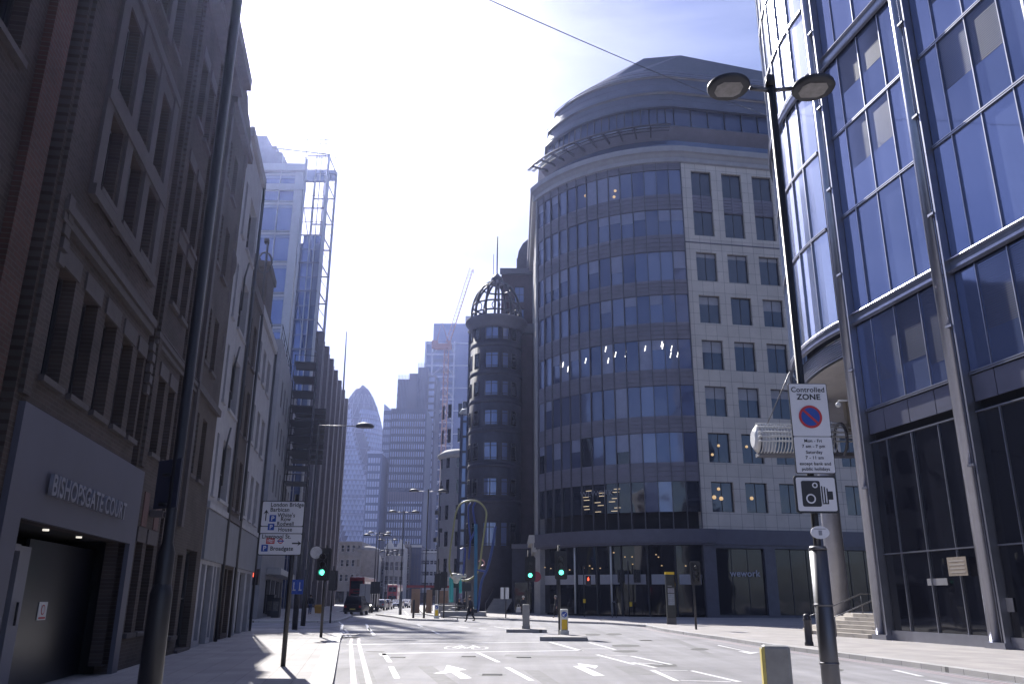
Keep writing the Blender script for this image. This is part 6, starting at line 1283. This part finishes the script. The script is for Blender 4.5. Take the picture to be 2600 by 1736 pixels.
car('taxi', 'black cab driving away in the left lane, nearest vehicle', 'taxi', 895, 84, blk, 4.6, 1.78, 1.8, True, None, True)
for px, Y, m_, lab, r_ in ((1004, 140, drk, 'dark car facing us, leftmost and nearest of the far queue', False), (1022, 150, grp, 'grey car in the far queue, second from its left end', False), (1034, 158, blk, 'black car in the middle of the far queue', False), (1045, 170, wht, 'white car at the back right of the far queue', False), (1020, 185, drk, 'dark car roof just above the far queue', False)):
    car('car', lab, 'car', px, Y, m_, rear=r_)
for px, Y, m_, lab in ((958, 118, grp, 'silver car waiting right of the white lorry'), (972, 128, drk, 'dark car beside the silver one near the large black sign')):
    car('car', lab, 'car', px, Y, m_, rear=True, group='cars beside the lorry')
def bus(label, px0, px1, Y, h=4.35, L_=10):
    a, b = at(px0, 1530, Y).x, at(px1, 1530, Y).x; t = thing('double_decker_bus', label, 'bus', ((a + b) / 2, Y, 0), 'red double decker buses')
    rb = mat('bus_red', (.20, .012, .018), .3, var=.05); c_ = MB(); c_.box(a, b, Y, Y + L_, .35, h); c_.build('body', rb, t, .15)  # red darkened so the colour itself carries the shade on the bus
    w_ = b - a; c_ = MB(); c_.box(a + w_ * .1, b - w_ * .1, Y - .03, Y - .004, h - 1.6, h - .55); c_.build('upper_window', gl, t); c_ = MB(); c_.box(a + w_ * .12, b - w_ * .12, Y - .03, Y - .004, 1.3, 2.2); c_.build('lower_window', gl, t)
    c_ = MB(); c_.box(a + w_ * .05, b - w_ * .05, Y + .3, Y + L_ - .3, h, h + .05); c_.build('roof', mat('bus_roof', (.6, .58, .58), .4, var=0), t)
    c_ = MB(); c_.box(a + w_ * .3, b - w_ * .3, Y - .03, Y - .004, 2.35, 2.6); c_.build('destination_blind', sk, t)
    for x in (a + .2, b - .2):
        for y in (Y + 1.8, Y + L_ - 2): wheel(t, x, y, .48, .3)
        c_ = MB(); c_.box(x - .1, x + .1, Y - .04, Y, .7, 1.0); c_.build('tail_light', mat('tail_red', (.3, .02, .02)), t)
    c_ = MB(); c_.box(a + .05, b - .05, Y - .05, Y + .1, .4, .62); c_.build('bumper', black, t)
    for x in (a - .004, b + .004):
        for z0, z1 in ((1.3, 2.2), (h - 1.6, h - .6)): c_ = MB(); c_.box(x - .01, x + .01, Y + .6, Y + L_ - .6, z0, z1); c_.build('side_window', gl, t)
bus('red double decker bus with its roof showing above the black cab', 884, 922, 118, 4.4)
bus('distant red double decker bus under the street lamps, middle of the far street', 982, 1007, 196, 4.6)
bus('dull red double decker bus behind the middle island signals', 1114, 1141, 150, 4.3)
# lorry
a, b = at(911, 1530, 108).x, at(940, 1530, 108).x; t = thing('box_lorry', 'pale box lorry right of the black cab', 'lorry', ((a + b) / 2, 108, 0))
c_ = MB(); c_.box(a, b, 108, 114, .95, 3.3); c_.build('cargo_box', mat('lorry_box', (.42, .42, .45), .5, var=.05), t, .04); c_ = MB(); c_.box(a + .1, b - .1, 114.1, 116, .5, 2.5); c_.build('cab', wht, t, .1)
c_ = MB(); c_.box((a + b) / 2 - .02, (a + b) / 2 + .02, 107.97, 108, 1.0, 3.2); c_.box(a + .05, b - .05, 107.96, 108, .55, .75); c_.build('rear_doors_trim', black, t)
for x in (a + .2, b - .2):
    for y in (109.3, 115): wheel(t, x, y, .45, .28)
    c_ = MB(); c_.box(x - .12, x + .12, 107.93, 107.98, .6, .75); c_.build('tail_light', mat('tail_red', (.3, .02, .02)), t)
# motorcycle by the cab
p = gnd(934, 1557); t = thing('motorbike', 'small motorbike with its headlight on, right of the black cab', 'motorbike', (at(940, 1545, 96).x, 96, 0)); x = t['_loc'][0]
for y in (96, 97.3): c_ = MB(); c_.tube([(x - .06, y, .32), (x + .06, y, .32)], .32, 16, smooth=False); c_.build('wheel', tyre, t)
c_ = MB(); c_.tube([(x, 96, .4), (x, 96.3, .8), (x, 97.2, .75), (x, 97.3, .4)], [.06, .16, .17, .08], 8); c_.build('frame', blk, t); c_ = MB(); c_.tube([(x - .35, 96.3, 1.05), (x + .35, 96.3, 1.05)], .03, 6); c_.build('handlebar', black, t); c_ = MB(); c_.disc((x, 96.05, .85), .09, W0, 14, .03); c_.build('headlight', mat('headlight_lit', (1, .97, .9), .4, var=0, emit=3), t)
# ================================================================ people
skin = mat('skin', (.42, .27, .21), .6, var=.05)
def person(label, loc, h, heading, pose, coat, trouser, hair, bag=None, long=True, hood=None, group=None):
    """pose gives stride and arm swing; joints are laid out then skinned into one body"""
    t = thing('person', label, 'person', loc, group); S_ = h / 1.72
    st_, arm = pose.get('stride', .3), pose.get('arm', .25); sit = pose.get('sit', False)
    J = {}; hipz = .9 if not sit else .5
    J['pel'] = (0, 0, hipz); J['waist'] = (0, 0, hipz + .16); J['chest'] = (.03, 0, hipz + .38); J['neck'] = (.04, 0, hipz + .57); J['head0'] = (.07, 0, hipz + .64); J['head1'] = (.09, 0, hipz + .80)
    for s_, sg_ in (('l', 1), ('r', -1)):
        f = st_ * sg_
        J['hip' + s_] = (0, sg_ * .09, hipz - .04)
        if sit: J['kn' + s_] = (.42, sg_ * .12, .48); J['an' + s_] = (.45, sg_ * .12, .08); J['to' + s_] = (.60, sg_ * .13, .03)
        else: J['kn' + s_] = (f * .55 + .05, sg_ * .09, .48); J['an' + s_] = (f - (.05 if f < 0 else 0), sg_ * .09, .09 + (.07 if f < 0 else 0)); J['to' + s_] = (f + .13, sg_ * .10, .035 + (.02 if f < 0 else 0))
        J['sh' + s_] = (.02, sg_ * .18, hipz + .50); e = -f * arm / .3
        J['el' + s_] = (-.03 + e * .5, sg_ * .235, hipz + .22); J['wr' + s_] = (.05 + e, sg_ * .23, hipz + .0); J['ha' + s_] = (.08 + e * 1.1, sg_ * .225, hipz - .09)
    E_ = [('pel', 'waist'), ('waist', 'chest'), ('chest', 'neck'), ('neck', 'head0'), ('head0', 'head1')]
    for s_ in 'lr': E_ += [('pel', 'hip' + s_), ('hip' + s_, 'kn' + s_), ('kn' + s_, 'an' + s_), ('an' + s_, 'to' + s_), ('chest', 'sh' + s_), ('sh' + s_, 'el' + s_), ('el' + s_, 'wr' + s_), ('wr' + s_, 'ha' + s_)]
    RAD = dict(pel=.12, waist=.11, chest=.135, neck=.05, head0=.075, head1=.085, hip=.085, kn=.058, an=.04, to=.035, sh=.06, el=.042, wr=.03, ha=.035)
    names = list(J); c, s2 = math.cos(heading), math.sin(heading)
    def tr_(p): return ((p[0] * c - p[1] * s2) * S_, (p[0] * s2 + p[1] * c) * S_, p[2] * S_)
    def skinned(nm, js, es, rad, m_, par, sub=2):
        me = bpy.data.meshes.new(nm); me.from_pydata([tr_(J[j]) for j in js], [(js.index(a), js.index(b)) for a, b in es], []); o = bpy.data.objects.new(nm, me); col.objects.link(o)
        sk_ = o.modifiers.new('skin', 'SKIN'); 
        for j, v in zip(js, me.skin_vertices[0].data): r_ = rad(j) * S_; v.radius = (r_, r_); v.use_root = (j == js[0])
        ss = o.modifiers.new('sub', 'SUBSURF'); ss.levels = ss.render_levels = sub; me.materials.append(m_)
        bpy.context.view_layer.update(); dg_ = bpy.context.evaluated_depsgraph_get(); m2 = bpy.data.meshes.new_from_object(o.evaluated_get(dg_)); bpy.data.objects.remove(o)
        m2.materials.clear(); m2.materials.append(m_)
        for pl in m2.polygons: pl.use_smooth = True
        o2 = bpy.data.objects.new(nm, m2); col.objects.link(o2); o2.parent = par; return o2
    body = skinned('body', names, E_, lambda j: RAD[j] if j in RAD else RAD[j[:-1]], skin, t)
    legs = ['pel', 'hipl', 'knl', 'anl', 'hipr', 'knr', 'anr']; skinned('trousers', legs, [('pel', 'hipl'), ('hipl', 'knl'), ('knl', 'anl'), ('pel', 'hipr'), ('hipr', 'knr'), ('knr', 'anr')], lambda j: dict(pel=.135, hip=.1, kn=.072, an=.055)[j if j == 'pel' else j[:-1]], trouser, t)
    up = ['pel', 'waist', 'chest', 'neck', 'shl', 'ell', 'wrl', 'shr', 'elr', 'wrr']; skinned('coat', up, [('pel', 'waist'), ('waist', 'chest'), ('chest', 'neck'), ('chest', 'shl'), ('shl', 'ell'), ('ell', 'wrl'), ('chest', 'shr'), ('shr', 'elr'), ('elr', 'wrr')], lambda j: dict(pel=.175, waist=.165, chest=.18, neck=.075, sh=.10, el=.072, wr=.052)[j if j in ('pel', 'waist', 'chest', 'neck') else j[:-1]], coat, t)
    shoe = MB()
    for s_ in 'lr':
        a_, b_ = Vector(tr_(J['an' + s_])), Vector(tr_(J['to' + s_])); shoe.tube([a_ - Vector((0, 0, .03)), a_.lerp(b_, .5) - Vector((0, 0, .01)), b_ + Vector((0, 0, .01))], [.05 * S_, .045 * S_, .035 * S_], 8)
    so = shoe.build('shoes', black, None); so.parent = t
    if long and not sit:
        c_ = MB(); z1_ = hipz + .1; prof_ = [(.27, hipz - .42), (.25, hipz - .2), (.205, hipz + .02), (.18, z1_ + .1)]; c_.lathe((0, 0, 0), prof_, 18, sx=1.0, sy=.85); c_.v = [tr_(v) for v in c_.v]; o = c_.build('coat_skirt', coat, None); o.parent = t
    hm = MB(); hc = (.075, 0, hipz + .765); hm.lathe(hc, [(.125 * math.sin(q), -.135 * math.cos(q) + .01) for q in [math.pi * k / 8 for k in range(3, 8)]], 16); hm.v = [tr_((v[0] - .025, v[1], v[2])) for v in hm.v]; o = hm.build('hood' if hood else 'hair', hood or hair, None); o.parent = t
    fc = MB(); 
    for sg_ in (1, -1): fc.lathe((.075 + .098, sg_ * .034, hipz + .75), [(.004, -.008), (.011, 0), (.004, .008)], 8)
    fc.v = [tr_(v) for v in fc.v]; o = fc.build('eyes', black, None); o.parent = t
    ns_ = MB(); ns_.lathe((.075 + .11, 0, hipz + .715), [(.016, -.02), (.013, 0), (.006, .03)], 8); ns_.v = [tr_(v) for v in ns_.v]; o = ns_.build('nose', skin, None); o.parent = t
    for s_ in 'lr':        # fingers and thumb at each hand
        h0 = Vector(J['ha' + s_]); fg = MB(); sg_ = 1 if s_ == 'l' else -1
        for k, ln in enumerate((.06, .07, .065, .05)): o_ = (k - 1.5) * .018; fg.tube([h0 + Vector((o_, 0, -.01)), h0 + Vector((o_ * 1.1, -sg_ * .01, -.02 - ln * .6)), h0 + Vector((o_, -sg_ * .03, -.02 - ln))], [.010, .009, .007], 6)
        fg.tube([h0 + Vector((.025, 0, .02)), h0 + Vector((.05, -sg_ * .01, -.01)), h0 + Vector((.055, -sg_ * .02, -.035))], [.011, .01, .008], 6); fg.v = [tr_(v) for v in fg.v]; o = fg.build('fingers', skin, None); o.parent = t
    return t, J, tr_
dkc = mat('dark_coat', (.015, .015, .022), .85, var=.2, scale=9); dkt = mat('dark_trousers', (.012, .012, .018), .85, var=.1); hr = mat('brown_hair', (.05, .035, .03), .7, var=.2, scale=20); hg = mat('grey_hair', (.16, .15, .15), .7, var=.2, scale=20)
def handbag(owner, label, p, m_, w_=.38, h=.3):
    t = thing('handbag', label, 'bag', p); c_ = MB(); c_.hexa([(p[0] - w_ / 2, p[1] - .08), (p[0] + w_ / 2, p[1] - .08), (p[0] + w_ / 2, p[1] + .08), (p[0] - w_ / 2, p[1] + .08)], p[2], p[2] + h, top=[(p[0] - w_ * .35, p[1] - .05), (p[0] + w_ * .35, p[1] - .05), (p[0] + w_ * .35, p[1] + .05), (p[0] - w_ * .35, p[1] + .05)]); c_.build('body', m_, t, .02)
    c_ = MB(); c_.tube([(p[0] - w_ * .25, p[1], p[2] + h), (p[0] - w_ * .15, p[1], p[2] + h + .2), (p[0] + w_ * .15, p[1], p[2] + h + .2), (p[0] + w_ * .25, p[1], p[2] + h)], .012, 6); c_.build('strap', m_, t)
w_ = gnd(1194, 1577); person('person in a long black coat walking across the road with a dark bag', (w_.x, w_.y, 0), 1.74, R(175), dict(stride=.28, arm=.12), dkc, dkt, hr)
handbag(None, 'dark handbag hanging from the hand of the walker in the long black coat', (w_.x + .35, w_.y - .05, .62), black, .36, .26)
w_ = gnd(1329, 1571); person('person in a dark jacket with pale hair standing behind the second green light', (w_.x, w_.y, .12), 1.68, R(-100), dict(stride=.1, arm=.1), dkc, dkt, mat('fair_hair', (.45, .42, .40), .7, var=.2, scale=20), long=False)
handbag(None, 'pale grey shopping bag beside the person with pale hair', (w_.x - .42, w_.y - .2, .55), mat('grey_bag', (.40, .40, .42), .6, var=.1), .45, .42)
w_ = gnd(1413, 1571); person('person in black partly hidden by the pole of the nearest green light', (w_.x, w_.y, .12), 1.74, R(180), dict(stride=.2, arm=.1), dkc, dkt, hg, long=True)
for px, lab, Y in ((1167, 'person in dark clothes sitting on the plaza steps, left one of the pair', 84.0), (1180, 'person in dark clothes sitting on the plaza steps, right one nearer the walker', 84.5)):
    x = at(px, 1545, Y).x; person(lab, (x, Y - .1, .22), 1.7, R(-120), dict(sit=True, stride=.0, arm=.1), dkc, dkt, hr, long=False)
w_ = gnd(1086, 1556); person('tiny distant person walking beside the brown boards', (w_.x, w_.y, .1), 1.7, R(170), dict(stride=.25, arm=.2), dkc, dkt, hr, long=False)
w_ = gnd(786, 1562); person('person in dark clothes walking in the shade of the left pavement', (w_.x, w_.y, .12), 1.7, R(100), dict(stride=.25, arm=.2), dkc, mat('blue_jeans', (.04, .06, .14), .8, var=.1), hr, long=False)
# ================================================================ air
HZ = MB(); HZ.box(-1010, 1010, -65, 1410, -1, 195)
hm_ = bpy.data.materials.new('haze_air'); hm_.use_nodes = True; t_ = hm_.node_tree; t_.nodes.clear()
o_ = t_.nodes.new('ShaderNodeOutputMaterial'); v_ = t_.nodes.new('ShaderNodeVolumePrincipled'); v_.inputs['Color'].default_value = (.48, .56, 1.0, 1); v_.inputs['Density'].default_value = HAZE = .00025; v_.inputs['Anisotropy'].default_value = .8
t_.links.new(v_.outputs[0], o_.inputs['Volume'])
hz = HZ.build('haze', hm_); tag(hz, kind='stuff')
for o in bpy.data.objects:
    if '_loc' in o: del o['_loc']
